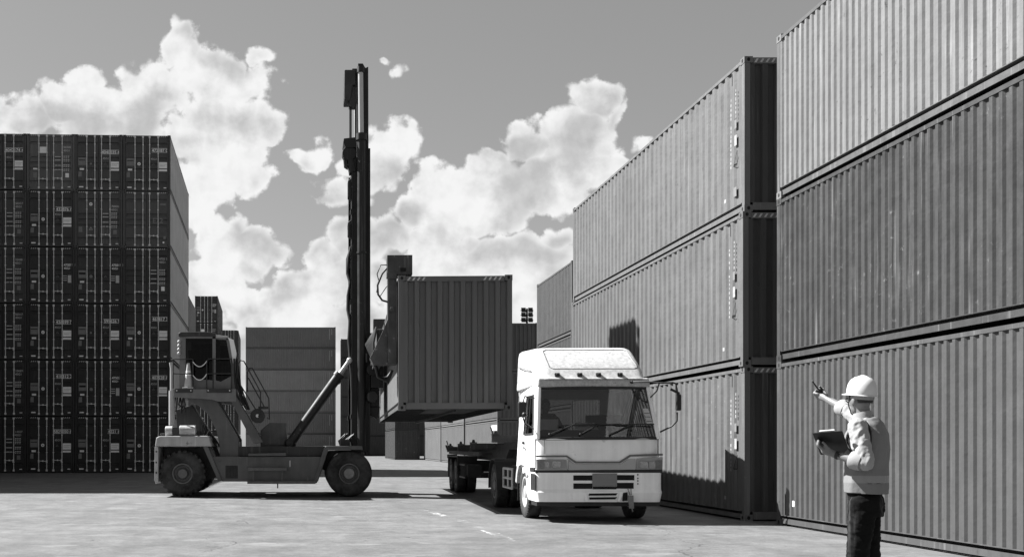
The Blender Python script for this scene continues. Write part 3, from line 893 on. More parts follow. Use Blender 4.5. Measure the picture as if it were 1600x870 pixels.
# cab support tower
tp = [(292,621),(337,621.5),(373,686),(373.5,714),(343,714),(343,696),(338,672),(326,648),(310,633),(296,628)]
b = hb(); b.prism(P2(tp, HY+.3), HY+.3, HY+.48); b.prism(P2(tp, HY+.3), HY+1.5, HY+1.68)
b.mi = 1; b.prism(P2([(275,640),(300,632),(338,690),(336,697),(292,690),(276,668)], HY+.9), HY+.9, HY+1.4)
b.build('cab_support', [HP, HPD], HS, bevel=.015)
# platform
b = hb(); b.prism(P2([(270,607.5),(369,607.5),(369,627),(342,627),(330,623.5),(272,620)]), HY-.02, HY+.14); b.box(fx(272), fx(369), HY+.14, HY+2.1, fz(612), fz(607.6))
b.prism(P2([(270,607.5),(369,607.5),(369,627),(342,627),(330,623.5),(272,620)]), HY+2.1, HY+2.2)
b.build('platform', mat('handler_platform_paint', .14, .5, 0, .25, 3, .1, .8, .04), HS, bevel=.01)
for a, c in ((274,301.5),(323,362)):
    b = hb(); b.box(fx(a), fx(c), HY-.045, HY-.022, fz(613.2), fz(606.8))
    b.mi = 1
    for xx in (a+2.5, c-3): b.cyl((fx(xx), HY-.055, fz(610)), (fx(xx), HY-.04, fz(610)), .02, n=8)
    b.build('toe_board', [HPD, STEEL], HS, bevel=.004)
# stair
b = hb()
st = [(361,626.5),(369.5,620.5),(411,690.5),(396,692.5)]
b.prism(P2(st), HY+.0, HY+.07); b.prism(P2(st), HY+.75, HY+.82)
for k in range(7):
    t = (k+.5)/7; xx = 366+t*36; yy = 626+t*63
    b.box(fx(xx), fx(xx+9), HY+.07, HY+.75, fz(yy+1.2), fz(yy))
b.build('stair', HP, HS, bevel=.006)
def rail(name, pts, r=.018, m=HPD, Yo=0):
    q = hb()
    for line in pts: q.pipe([(fx(a, HY+y+Yo), HY+y+Yo, fz(c, HY+y+Yo)) for a, c, y in line], r, 8)
    return q.build(name, m, HS, smooth=40)
rail('handrail', [[(268,562,.05),(271,561,.05),(299,560.5,.05),(301.5,562,.05),(301.5,607,.05)], [(271,583.5,.05),(301.5,583.5,.05)], [(270.5,562,.05),(270.5,607,.05)],
  [(323,607,.05),(323,564,.05),(326,560.5,.05),(362,560.5,.05)], [(323,583.5,.05),(362,583.5,.05)], [(362,560,.05),(362,607,.05)], [(333,560.5,.05),(333,607,.05)]])
rail('stair_handrail', [[(370,590,.1),(372,568,.1),(376,563,.1),(381,564,.1),(407,612,.1),(407,640,.1),(404,651,.1)], [(375,600,.1),(400,640,.1)],
  [(386,582,.75),(390,575,.75),(394,574.5,.75),(420,622,.75),(421,655,.75),(417,652,.75)], [(388,590,.75),(414,637,.75)], [(386.5,582,.75),(386.5,612,.75)]], .017)
# safety chains (pale)
def sag(x0,y0,x1,y1,d,n=9): return [(x0+(x1-x0)*i/n, y0+(y1-y0)*i/n+d*4*(i/n)*(1-i/n), .04) for i in range(n+1)]
rail('safety_chain', [sag(301.5,565,323,564,8), sag(301.5,586,323,584,8.5)], .013, STEEL)
# rope reel and box on the stair
b = hb(); b.cyl((fx(402), HY+.15, fz(649)), (fx(402), HY+.45, fz(649)), .20, n=18); b.box(fx(403), fx(419), HY+.2, HY+.5, fz(638), fz(634)); b.mi = 1
b.cyl((fx(402), HY+.12, fz(649)), (fx(402), HY+.16, fz(649)), .05, n=10)
b.build('work_lamp_reel', [HPD, STEEL], HS, bevel=.008)
# exhaust stack and tanks at the rear
b = hb(); Yp = HY+.25
b.pipe([(fx(268.5,Yp), Yp, fz(664,Yp)), (fx(268.5,Yp), Yp, fz(610,Yp))], .085, 14); b.pipe([(fx(268.5,Yp), Yp, fz(612,Yp)), (fx(268.5,Yp), Yp, fz(575,Yp)), (fx(267,Yp), Yp, fz(566,Yp))], .05, 12)
b.build('exhaust_pipe', HPL, HS, smooth=40)
b = hb(); Yp = HY+.45
b.cyl((fx(281,Yp), Yp, fz(673,Yp)), (fx(306,Yp), Yp, fz(673,Yp)), .155, n=18); b.cyl((fx(259,Yp), Yp, fz(673.5,Yp)), (fx(270,Yp), Yp, fz(673.5,Yp)), .145, n=18); b.mi = 1
b.box(fx(270,Yp), fx(281,Yp), Yp-.12, Yp+.14, fz(681,Yp), fz(667,Yp))
b.build('air_cleaner', [HPL, HPD], HS, smooth=40, bevel=.008)
# cluttered hydraulics between tank and tower
b = hb()
for k in range(9):
    Yk = HY+.35+.08*k; x0 = 303+random.uniform(0,18)
    b.pipe([(fx(x0,Yk), Yk, fz(690-random.uniform(0,4),Yk)), (fx(x0+6,Yk), Yk, fz(676-random.uniform(0,6),Yk)), (fx(x0+18,Yk), Yk, fz(685+random.uniform(-4,8),Yk)), (fx(x0+24,Yk), Yk, fz(697,Yk))], .022, 6)
for k in range(4):
    Yk = HY+.4+.1*k; xx = 316+k*2.3; b.cyl((fx(xx,Yk), Yk, fz(697,Yk)), (fx(xx,Yk), Yk, fz(656+3*k,Yk)), .016, n=6)
    b.box(fx(xx-1.2,Yk), fx(xx+1.2,Yk), Yk-.03, Yk+.03, fz(664+4*k,Yk), fz(659+4*k,Yk))
b.build('hydraulic_hoses', BLK, HS, smooth=50)
b = hb()
for k in range(10):
    Yk = HY+.25+.05*k; xx = 273+random.uniform(0,16); b.pipe([(fx(xx,Yk),Yk,fz(620,Yk)), (fx(xx+random.uniform(-3,3),Yk),Yk,fz(632,Yk)), (fx(xx+random.uniform(-4,4),Yk),Yk,fz(640+random.uniform(-6,6),Yk))], .022, 6)
b.build('platform_hoses', BLK, HS, smooth=50)
b = hb()
for k in range(8):
    Yk = HY+.1+.05*k; xx = 366+random.uniform(-2,4); b.pipe([(fx(xx,Yk),Yk,fz(560,Yk)), (fx(xx+random.uniform(0,5),Yk),Yk,fz(590,Yk)), (fx(xx+8+random.uniform(-4,4),Yk),Yk,fz(618,Yk)), (fx(xx+20,Yk),Yk,fz(640,Yk))], .024, 6)
b.build('cab_hoses', BLK, HS, smooth=50)
# cab
Yc0, Yc1 = HY+.22, HY+1.75
b = hb()
q = lambda pts, y0, y1: b.prism(P2(pts, HY+.22), y0, y1)
for y0, y1 in ((Yc0, Yc0+.06), (Yc1-.06, Yc1)):
    q([(281,526),(290,526),(290,607),(280,607)], y0, y1)
    q([(332,526),(337,526),(337,607),(332,607)], y0, y1)
    q([(353,527),(358,527.5),(369,567),(366,607),(361,607),(363.5,585)], y0, y1)
    q([(337,607),(337,594),(345,596),(363.5,586),(361,607)], y0, y1)
    q([(290,607),(290,589),(332,594),(332,607)], y0, y1)
    q([(290,528.5),(290,525),(356,525),(356,531),(332,528.5)], y0, y1)
q([(280,526),(290,526),(290,607),(280,607)], Yc0+.061, Yc0+.2); q([(280,526),(290,526),(290,607),(280,607)], Yc1-.2, Yc1-.061)
q([(280,607),(361,607),(361,601),(280,601)], Yc0+.061, Yc1-.061)
HPC = mat('handler_cab_paint', .15, .5, 0, .2, 3, .08, .6, .04)
cabo = b.build('cab', HPC, HS, bevel=.02)
b = hb(); b.prism(P2([(279,526),(278.5,521),(282,518.5),(320,518),(337,520),(337,525.8),(300,525)], HY+.2), Yc0-.05, Yc1+.05)
b.build('roof', HPD, cabo, bevel=.02)
b = hb(); b.prism(P2([(337,523),(356,525),(359,528),(337,527.3)], HY+.2), Yc0-.02, Yc1+.02); b.build('visor', HPL, cabo, bevel=.01)
for y in (Yc0+.03, Yc1-.03):
    for pts in ([(290,528),(332,528),(332,594),(290,589)], [(337,531),(353.5,531),(363.5,586),(345,596),(337,594)]):
        p = P2(pts, HY+.22); b = hb(); b.add([(a, y, c) for a, c in p], [tuple(range(len(p)))]); b.build('side_window', DGLASS, cabo)
b = hb(); p = P2([(357.5,530),(368,567)], HY+.22); b.add([(p[0][0],Yc0+.08,p[0][1]),(p[1][0],Yc0+.08,p[1][1]),(p[1][0],Yc1-.08,p[1][1]),(p[0][0],Yc1-.08,p[0][1])], [(0,1,2,3)])
b.build('windscreen', DGLASS, cabo)
b = hb(); b.prism(P2([(356,527),(365,531),(369.5,552),(366.5,572),(364,566),(358.5,533)], HY+.2), Yc0-.03, Yc0+.05); b.build('window_glare_frame', mat('frame_glare_white', .75, .4), cabo, bevel=.01)  # white colour stands in for the bright glass reflection along this edge
b = hb(); Yk = HY+.9
b.box(fx(300,Yk), fx(322,Yk), Yk-.25, Yk+.25, fz(592,Yk), fz(584,Yk)); b.prism(P2([(299,590),(305,590),(301,548),(295,548)], Yk), Yk-.24, Yk+.24)
b.box(fx(338,Yk), fx(348,Yk), Yk-.4, Yk+.4, fz(600,Yk), fz(568,Yk)); b.pipe([(fx(334,Yk)+.14*math.cos(t/8*math.pi*2)*.4, Yk+.2*math.sin(t/8*2*math.pi), fz(566,Yk)+.14*math.cos(t/8*2*math.pi)) for t in range(9)], .015, 6)
b.build('operator_seat', INT, cabo, bevel=.02)
for k in range(4):
    Yk = HY+.2; b = hb(); b.ball((fx(280,Yk), Yk-.03, fz(534+k*6,Yk)), .05, 8); b.build('work_lamp', HPL, cabo, smooth=60)

# tilt cylinder
def pt(px, py, Y): return (fx(px,Y), Y, fz(py,Y))
for Yt in (HY+.55, HY+2.6):
    k = Yt
    def w(px, py): return (fx(px, HY+.55), Yt, fz(py, HY+.55))
    b = hb(); b.cyl(w(455,689), w(529,586), .125, n=20); b.cyl(w(527,588.5), w(531,583.5), .15, n=20); b.ball(w(453,692), .16, 12); b.mi = 1
    b.cyl(w(530,585), w(545,564), .055, n=14); b.ball(w(546,563), .085, 10)
    b.mi = 0; b.cyl((w(453,692)[0], Yt-.14, w(453,692)[2]), (w(453,692)[0], Yt+.14, w(453,692)[2]), .09, n=12)
    b.build('tilt_cylinder', [MASTM, CHROME], HS, smooth=40)

# mast
YM = 28.05
mx = lambda px: fx(px, YM)
mz = lambda py: fz(py, YM)
for s, (ya, yb) in enumerate(((YM, YM+.30), (YM+1.85, YM+2.15))):
    near = -1 if s == 0 else 1
    yn = ya if s == 0 else yb
    # outer channel
    b = hb(); b.box(mx(549), mx(564), ya, yb, mz(716), mz(250)); b.box(mx(549), mx(552), ya-.03 if s == 0 else ya, yb if s == 0 else yb+.03, mz(716), mz(262))
    for py in (330, 397, 470, 560, 650): b.box(mx(547.5), mx(565.5), ya-.02, yb+.02, mz(py+3.5), mz(py-3.5))
    b.build('outer_mast_rail', MASTM, HS, bevel=.008)
    # inner channel with a raked tip
    b = hb(); b.prism([(mx(564.5),mz(706)),(mx(577.5),mz(706)),(mx(575.5),mz(104)),(mx(571),mz(106)),(mx(567),mz(99)),(mx(559.5),mz(99)),(mx(560),mz(118)),(mx(566),mz(124))], ya+.02, yb-.02)
    b.box(mx(575.2), mx(578.6), ya-.02, yb+.02, mz(712), mz(232))
    b.build('inner_mast_rail', MASTM, HS, bevel=.008)
    # lift cylinder
    yc = ya-.14 if s == 0 else yb+.14
    b = hb(); b.cyl((mx(564.5),yc,mz(700)), (mx(564),yc,mz(214)), .115, n=20); b.cyl((mx(564),yc,mz(222)), (mx(564),yc,mz(212)), .15, n=20); b.cyl((mx(564.3),yc,mz(398)), (mx(564.3),yc,mz(395)), .135, n=20); b.cyl((mx(563),yc,mz(117)), (mx(563),yc,mz(108)), .10, n=14)
    b.mi = 1; b.cyl((mx(564),yc,mz(213)), (mx(563),yc,mz(116)), .072, n=18)
    b.build('lift_cylinder', [MASTM, CHROME], HS, smooth=40)
# chain anchor box, chains, sheave and cross ties
b = hb(); b.prism([(mx(538),mz(154)),(mx(538.5),mz(107)),(mx(556),mz(107)),(mx(556),mz(128)),(mx(551),mz(131)),(mx(547),mz(154))], YM+.1, YM+.75)
b.box(mx(546), mx(556), YM+.2, YM+.5, mz(163), mz(131)); b.box(mx(540), mx(562), YM+.3, YM+1.9, mz(130), mz(112))
b.build('chain_anchor', HPD, HS, bevel=.02)
for px, w_ in ((547.5,.02),(549.5,.014),(556,.02)):
    b = hb(); b.cyl((mx(px), YM+.3, mz(155)), (mx(px), YM+.3, mz(232)), w_, n=6); b.build('lift_chain', BLK, HS)
b = hb(); b.prism([(mx(536),mz(224)),(mx(537),mz(218)),(mx(556),mz(216)),(mx(557),mz(232)),(mx(540),mz(232))], YM-.1, YM+.6); b.cyl((mx(546),YM-.06,mz(240)), (mx(546),YM+.3,mz(240)), .20, n=20)
b.prism([(mx(541),mz(236)),(mx(549),mz(234)),(mx(556),mz(268)),(mx(546),mz(271))], YM-.05, YM+.3); b.prism([(mx(536.5),mz(243)),(mx(541),mz(240)),(mx(544),mz(262)),(mx(538),mz(258))], YM, YM+.3)
b.box(mx(550), mx(557), YM-.02, YM+.4, mz(300), mz(228))
b.build('chain_sheave', MASTM, HS, bevel=.012)
for a, c in ((282,308),(347,368)):
    b = hb(); b.prism([(mx(549),mz(c+4)),(mx(543.5),mz(c)),(mx(543.5),mz(a)),(mx(549),mz(a-4))], YM+.0, YM+.28); b.build('roller_bracket', MASTM, HS, bevel=.02)
for x0, x1, py, hh in ((551,561,110,9),(551,561,262,9),(551,561,470,9),(551,561,690,9),(566,575,110,6),(566,575,620,20)):
    b = hb(); b.box(mx(x0), mx(x1), YM+.301, YM+1.849, mz(py+hh), mz(py-hh)); b.build('cross_tie', MASTM, HS, bevel=.01)
# slack hose bundle on the back of the mast
b = hb()
for k in range(5):
    y = YM+.04+.06*k
    b.pipe([(mx(548.5),y,mz(385)),(mx(544.5-.4*k),y,mz(402)),(mx(543),y,mz(425)),(mx(547.5),y,mz(440)),(mx(543.8),y,mz(460)),(mx(543.5),y,mz(482)),(mx(547),y,mz(500)),(mx(545),y,mz(530)),(mx(548),y,mz(565)),(mx(551),y,mz(620)),(mx(552),y,mz(690))], .035, 8)
b.build('mast_hoses', BLK, HS, smooth=60)
b = hb()
for k in range(7):
    y = YM-.15+.07*k; x0 = 530+random.uniform(0,18)
    b.pipe([(mx(x0),y,mz(700)),(mx(x0-4),y,mz(688)),(mx(x0+6),y,mz(682-random.uniform(0,5))),(mx(x0+16),y,mz(690)),(mx(x0+20),y,mz(702))], .03, 6)
b.box(mx(531), mx(546), YM-.2, YM+.3, mz(696), mz(686)); b.box(mx(520), mx(562), YM-.3, YM+.4, mz(699), mz(696))
b.build('hose_bulkhead', BLK, HS, bevel=.006)
b = hb(); b.box(mx(570), mx(573.5), YM-.034, YM-.03, mz(566), mz(552)); b.build('mast_plate', PLACARD, HS)

# lift carriage between mast and spreader
b = hb(); YK = HY+.9
b.box(fx(579,YM), 2.0, YM+.1, YM+2.05, 2.5, 4.55); b.box(fx(579,YM), 2.1, YM-.15, YM+.1, 3.0, 4.5); b.box(fx(579,YM), 2.05, YM+2.05, YM+2.3, 3.0, 4.5)
for z in (2.75, 3.5, 4.3):
    b.cyl((1.80, YM-.28, z), (1.80, YM+.0, z), .16, n=16)
b.prism([(1.75,2.5),(2.05,2.5),(1.95,2.15),(1.72,2.3)], YM+.2, YM+.5)
b.build('lift_carriage', MASTM, HS, bevel=.015)
# spreader in the frame of the lifted box: u along it, v across, w up from its floor
SP = XF @ Matrix.Translation(AIR) @ Matrix.Rotation(AROT, 4, 'Z')
SPM = mat('spreader_paint', .05, .6, 0, .5, 3.5, .15, .9, .25)
b = MB(SP)
b.box(-.44, -.14, .9, 11.6, 1.42, 1.85); b.box(-.40, -.2, .9, 11.6, 1.32, 1.42)
b.build('spreader_beam', SPM, HS, bevel=.02)
for u0, u1 in ((.28,.80),(11.4,11.92)):
    b = MB(SP)
    b.box(-.21, -.015, u0, u1, 1.02, 3.0)
    b.box(-.225, .32, u0-.03, u1+.03, 2.955, 3.38)
    b.prism([(-.21,2.0),(-.21,1.02),(-.52,1.0),(-.60,1.16),(-.50,1.35),(-.33,1.72)], u0+.04, u1-.04, 'xz')
    b.cyl((-.12,u0-.05,2.2),(-.12,u0,2.2),.05,n=10)
    b.box(-.235, -.02, u0-.05, u0-.02, 2.86, 3.0)
    b.mi = 1
    b.box(.06, .18, u0-.045, u0-.032, 3.02, 3.10)
    b.build('spreader_arm', [SPM, HOLE], HS, bevel=.018)
b = MB(SP)
for k in range(6):
    u = .5+.07*k
    b.pipe([(-.45,u,1.85),(-.52-.03*k,u,1.5),(-.50,u,1.1),(-.42+.02*k,u,.75),(-.2,u,.62+.03*k),(-.1,u,.9)], .03, 6)
b.pipe([(-.2,.4,3.15),(-.33,.4,3.0),(-.43,.4,2.75),(-.42,.4,2.55),(-.33,.4,2.42),(-.2,.4,2.38)], .022, 8)
b.pipe([(-.2,.45,3.2),(-.36,.45,3.2),(-.44,.45,3.0),(-.40,.45,2.85),(-.45,.45,2.6)], .012, 6)
b.pipe([(-.21,.4,2.75),(-.30,.4,2.62),(-.38,.4,2.5)], .010, 6)
b.build('spreader_hoses', BLK, HS, smooth=60)

# traffic cone standing on the platform
CONE = mat('traffic_cone_plastic', .40, .5, 0, .15, 5)
Yk = HY+.12
cn = thing('traffic_cone', 'pale traffic cone standing on the handler platform behind the railing', 'traffic cone', (fx(294.5,Yk), Yk, fz(607.6,Yk)+.004))
b = MB(); b.lathe([(.125,.05),(.125,.03),(.12,.06),(.045,.66),(.04,.70),(.025,.705),(.001,.705)], (0,0,0), (0,0,1), 24); b.build('cone_body', CONE, cn, smooth=40)
b = MB(); b.box(-.15,.15,-.15,.15,0,.04); b.build('base', CONE, cn, bevel=.012)
b = MB(); b.lathe([(.083,.36),(.0655,.50)], (0,0,0), (0,0,1), 24); b.build('reflective_band', WHITE, cn, smooth=40)

# ================================================================== floodlight mast
fm_ = thing('floodlight_mast', 'tall mast with six floodlights rising behind the far containers', 'floodlight', (32.7, 150.0, 0))
fz2 = lambda py: EYE+(695-py)*150/1575
b = MB(); b.cyl((0,0,0),(0,0,fz2(482)),.28,.14,12); b.build('pole', MASTM, fm_, smooth=40)
for py in (485, 492.5, 500):
    b = MB(); b.box(-.95,.95,-.06,.06,fz2(py)-.06,fz2(py)+.06); b.build('crossbar', MASTM, fm_)
for py in (484, 491.5, 499.5):
    for dx in (-.52, .52):
        b = MB(); z = fz2(py)
        b.hexa([(dx-.40,-.45,z-.42),(dx+.30,-.45,z-.42),(dx+.22,.2,z-.16),(dx-.22,.2,z-.16),(dx-.42,-.30,z+.30),(dx+.28,-.30,z+.30),(dx+.22,.25,z+.2),(dx-.22,.25,z+.2)])
        b.build('floodlight', MASTM, fm_, bevel=.03)
# ================================================================== white truck tractor
TR = thing('truck', 'dirty white cab over tractor truck with roof fairing and blank grey plate', 'truck', (5.355, 18.5, 0), R(-1.75))
TP = mat('truck_white_paint', .80, .35, 0, .07, 2.5, .07, .5, .40, spec=.5)
TPD = mat('truck_grimy_white_paint', .40, .55, 0, .40, 14, .0, 1.0, .12)
TG = mat('truck_grey_trim', .11, .45, 0, .1, 4)
TB = mat('truck_black_plastic', .018, .5, 0, .2, 5)
TC = mat('truck_chassis_steel', .03, .6, .2, .35, 4, spots=.6, spot_v=.15)
LAMP = mat('headlamp_reflector', .42, .25, .4, .15, 6)
WGLASS = glass('windscreen_glass', .36, .045)
LGLASS = glass('lamp_glass', .9, .02, .02, .4)
PLATE = mat('number_plate_grey', .17, .5, 0, .08, 6)
RIMW = mat('pale_wheel_rim', .40, .45, .1, .25, 7, spots=.8, spot_v=.12)
def tx(px): return (px-480)/85.1-5.355
def tz(py): return 1.42+(695-py)/85.1
HWD = 1.14
ZB = tz(684)      # windscreen bottom
ZT = tz(604)      # windscreen top
# --- cab shell
b = MB()
# front lower panel (gently curved sheet with returns)
b.loft([((0,.62,z),(HWD,0,0),(0,.62-f,0)) for z, f in ((.93,.02),(1.2,.0),(1.4,.0),(ZB,.03))], 48, 7)
cab = b.build('cab', TP, TR, smooth=35)
b = MB()
for s in (-1, 1):
    # windscreen pillar
    b.hexa([(s*HWD,.05,ZB-.02),(s*(HWD-.075),.045,ZB-.02),(s*(HWD-.075),.14,ZB-.02),(s*HWD,.16,ZB-.02),
            (s*(HWD-.095),.38,ZT+.02),(s*(HWD-.165),.375,ZT+.02),(s*(HWD-.165),.47,ZT+.02),(s*(HWD-.095),.50,ZT+.02)])
    # rear quarter
    b.hexa([(s*HWD,1.42,.98),(s*(HWD-.05),1.42,.98),(s*(HWD-.05),2.1,.98),(s*HWD,2.1,.98),(s*(HWD-.09),1.42,2.55),(s*(HWD-.14),1.42,2.55),(s*(HWD-.14),2.1,2.55),(s*(HWD-.09),2.1,2.55)])
    b.hexa([(s*(HWD-.085),.40,2.46),(s*(HWD-.135),.40,2.46),(s*(HWD-.135),2.1,2.46),(s*(HWD-.085),2.1,2.46),(s*(HWD-.09),.40,2.55),(s*(HWD-.14),.40,2.55),(s*(HWD-.14),2.1,2.55),(s*(HWD-.09),2.1,2.55)])
b.hexa([(-1.05,.40,2.50),(1.05,.40,2.50),(1.05,2.1,2.50),(-1.05,2.1,2.50),(-1.03,.42,2.60),(1.03,.42,2.60),(1.03,2.1,2.60),(-1.03,2.1,2.60)])
b.build('cab_upper', TP, TR, bevel=.018)
b = MB()
# rear wall around its window, floor
b.box(-1.09,-.55,2.06,2.1,.98,2.5); b.box(.55,1.09,2.06,2.1,.98,2.5); b.box(-.55,.55,2.06,2.1,.98,1.72); b.box(-.55,.55,2.06,2.1,2.34,2.5)
b.box(-1.08,1.08,1.25,2.05,.95,1.05); b.box(-1.1,1.1,.1,2.1,.90,.95)
b.build('cab_rear_wall', TP, TR)
b = MB(); b.add([(-.55,2.07,1.72),(.55,2.07,1.72),(.55,2.07,2.34),(-.55,2.07,2.34)], [(0,1,2,3)]); b.build('rear_window', WGLASS, TR)
# doors
for s in (-1, 1):
    b = MB()
    def sp(y, z, t=0):           # point on the leaning door skin
        k = max(0, (z-1.55)/1.0)*.09
        return (s*(HWD+.004-k-t), y, z)
    def plate(poly, t=.045):
        n = len(poly); vs_ = [sp(y,z) for y,z in poly]+[sp(y,z,t) for y,z in poly]
        b.add(vs_, [list(range(n)), list(range(n,2*n))[::-1]]+[(i,(i+1)%n,n+(i+1)%n,n+i) for i in range(n)])
    plate([(.17,1.0),(1.38,1.02),(1.40,1.60),(.17,1.60)])
    plate([(.60,1.02),(1.38,1.02),(1.36,.86),(1.0,.90),(.7,.98)])
    plate([(.17,1.60),(.26,1.60),(.60,2.46),(.50,2.46)]); plate([(1.30,1.60),(1.40,1.60),(1.40,2.46),(1.30,2.46)]); plate([(.58,2.38),(1.30,2.38),(1.30,2.46),(.60,2.46)])
    d = b.build('door', TP, TR, bevel=.008)
    b = MB(); b.add([sp(.26,1.60,.02), sp(1.30,1.60,.02), sp(1.30,2.38,.02), sp(.58,2.38,.02)], [(0,1,2,3)]); b.build('door_window', WGLASS, d)
    b = MB()
    b.pipe([sp(.30,1.63,-.006), sp(1.27,1.63,-.006), sp(1.27,2.36,-.006), sp(.59,2.36,-.006), sp(.30,1.63,-.006)], .014, 6); b.pipe([sp(.80,1.63,-.006), sp(.80,2.36,-.006)], .014, 6)
    b.build('window_seal', TB, d)
    b = MB(); b.box(min(s*(HWD+.004),s*(HWD+.03)), max(s*(HWD+.004),s*(HWD+.03)), 1.16, 1.32, 1.44, 1.49); b.pipe([(s*(HWD+.02),1.0,1.36),(s*(HWD+.05),1.08,1.38),(s*(HWD+.02),1.18,1.36)], .014, 6); b.build('door_handle', TB, d, bevel=.006)
    # wheel arch and step
    b = MB(); yw, zw, rr = 1.28, .50, .58
    pts = [(yw+rr*math.cos(t*math.pi/12), zw+rr*math.sin(t*math.pi/12)) for t in range(1, 11)]
    outer = [(yw+(rr+.12)*math.cos(t*math.pi/12), min(1.03, zw+(rr+.12)*math.sin(t*math.pi/12))) for t in range(1, 11)]
    poly = pts+outer[::-1]
    x0, x1 = sorted((s*(HWD-.30), s*(HWD+.045)))
    for i in range(len(pts)-1):
        (a,c),(e,f) = pts[i],pts[i+1]; (a2,c2),(e2,f2) = outer[i],outer[i+1]
        b.hexa([(x0,a,c),(x1,a,c),(x1,a2,c2),(x0,a2,c2),(x0,e,f),(x1,e,f),(x1,e2,f2),(x0,e2,f2)])
    b.build('wheel_arch', TPD, TR, bevel=.01)
    b = MB(); x0, x1 = sorted((s*(HWD-.25), s*(HWD+.01)))
    b.box(x0,x1,.20,.62,.93,1.0); b.box(x0,x1,.26,.60,.60,.64); b.hexa([(x0,.16,.50),(x1,.16,.50),(x1,.62,.50),(x0,.62,.50),(x0,.16,.93),(x1,.16,.93),(x1,.55,.93),(x0,.55,.93)])
    b.build('entry_step', TB, TR, bevel=.01)
    b = MB(); x0, x1 = sorted((s*(HWD-.28), s*(HWD-.0))); b.box(x0,x1,1.93,1.95,.30,.95); b.build('mud_flap', TB, TR)
# dash, seats, wheel
b = MB(); b.box(-1.04,1.04,.12,.55,1.30,ZB+.02); b.box(-1.05,1.05,.07,.3,ZB-.01,ZB+.03)
b.box(-.95,-.40,1.22,1.75,1.05,1.42); b.box(-.93,-.42,1.70,1.86,1.40,2.05); b.box(.15,.95,1.22,1.75,1.05,1.42); b.box(.20,.92,1.70,1.86,1.40,2.02)
b.build('cab_interior', INT, TR, bevel=.03)
b = MB(); b.pipe([(-.66+.22*math.cos(t/20*2*math.pi), .72+.12*math.sin(t/20*2*math.pi), 1.62+.18*math.sin(t/20*2*math.pi)) for t in range(21)], .017, 8)
for t in (0, 7, 13): b.cyl((-.66,.74,1.60),(-.66+.22*math.cos(t/20*2*math.pi), .72+.12*math.sin(t/20*2*math.pi), 1.62+.18*math.sin(t/20*2*math.pi)), .012, n=6)
b.cyl((-.66,.76,1.59),(-.66,.45,1.40),.03,n=8); b.build('steering_wheel', TB, TR, smooth=50)
# papers on the dash, stickers on the glass
b = MB()
def wsp(x, z, t=0):                 # a point on the windscreen plane
    k = (z-ZB)/(ZT-ZB); return (x*(1-.085*k), .06+.33*k+t, z)
b.add([wsp(tx(846),tz(672),.05), wsp(tx(875),tz(672),.05), wsp(tx(875),tz(654),.05), wsp(tx(846),tz(654),.05)], [(0,1,2,3)])
b.add([wsp(tx(902),tz(670),.05), wsp(tx(939),tz(671),.06), wsp(tx(934),tz(660),.09), wsp(tx(902),tz(659),.09)], [(0,1,2,3)])
b.add([(-.75,.40,ZB+.05),(-.45,.42,ZB+.05),(-.47,.30,ZB+.11),(-.74,.28,ZB+.10)], [(0,1,2,3)])
b.build('dash_papers', WHITE, TR)
b = MB()
for k, (z0, z1) in enumerate(((663,658),(657,651),(650,645),(644,637))):
    x0, x1 = (1017+k*-.6, 1026.5-k*1.0)
    b.add([wsp(tx(x0),tz(z0),.012), wsp(tx(x1),tz(z0),.012), wsp(tx(x1-1),tz(z1),.012), wsp(tx(x0-1),tz(z1),.012)], [(0,1,2,3)])
b.build('windscreen_stickers', DIMWHITE, TR)
# windscreen with seal, wipers
b = MB(); n = 10
for i in range(n):
    def cp(u, z):
        p = wsp(u*(HWD-.05), z); return (p[0], p[1]-.06*(1-u*u)+.03, p[2])
    u0, u1 = -1+2*i/n, -1+2*(i+1)/n
    b.add([cp(u0,ZB-.0), cp(u1,ZB-.0), cp(u1,ZT), cp(u0,ZT)], [(0,1,2,3)])
ws = b.build('windscreen', WGLASS, TR, smooth=60)
b = MB()
b.pipe([cp(-1+2*i/n, ZB-.005) for i in range(n+1)], .028, 6); b.pipe([cp(-1+2*i/n, ZT) for i in range(n+1)], .024, 6)
for u in (-1, 1): b.pipe([cp(u, ZB), cp(u, (ZB+ZT)/2), cp(u, ZT)], .026, 6)
b.build('windscreen_seal', TB, TR, smooth=60)
b = MB(); 
for i in range(n):
    u0, u1 = -1+2*i/n, -1+2*(i+1)/n
    p0, p1 = cp(u0, ZB+.01), cp(u1, ZB+.01); q0, q1 = cp(u0, ZB+.15), cp(u1, ZB+.15)
    b.add([(p0[0],p0[1]+.012,p0[2]),(p1[0],p1[1]+.012,p1[2]),(q1[0],q1[1]+.012,q1[2]),(q0[0],q0[1]+.012,q0[2])], [(0,1,2,3)])
b.build('windscreen_black_band', TB, TR)
b = MB()
for x0, x1 in ((859,897),(907,937),(955,990)):
    a = wsp(tx(x0), tz(678), -.07); c = wsp(tx(x1), tz(662.5), -.065); b.cyl(a, c, .012, n=6); b.ball(a, .025, 6)
    e = wsp(tx(x1)-.30, tz(664.5 if x0 < 900 else 663.5), -.05); f = wsp(tx(x1)+.42, tz(662), -.05); b.beam(e, f, .012, .022)
b.build('wiper', TB, TR)
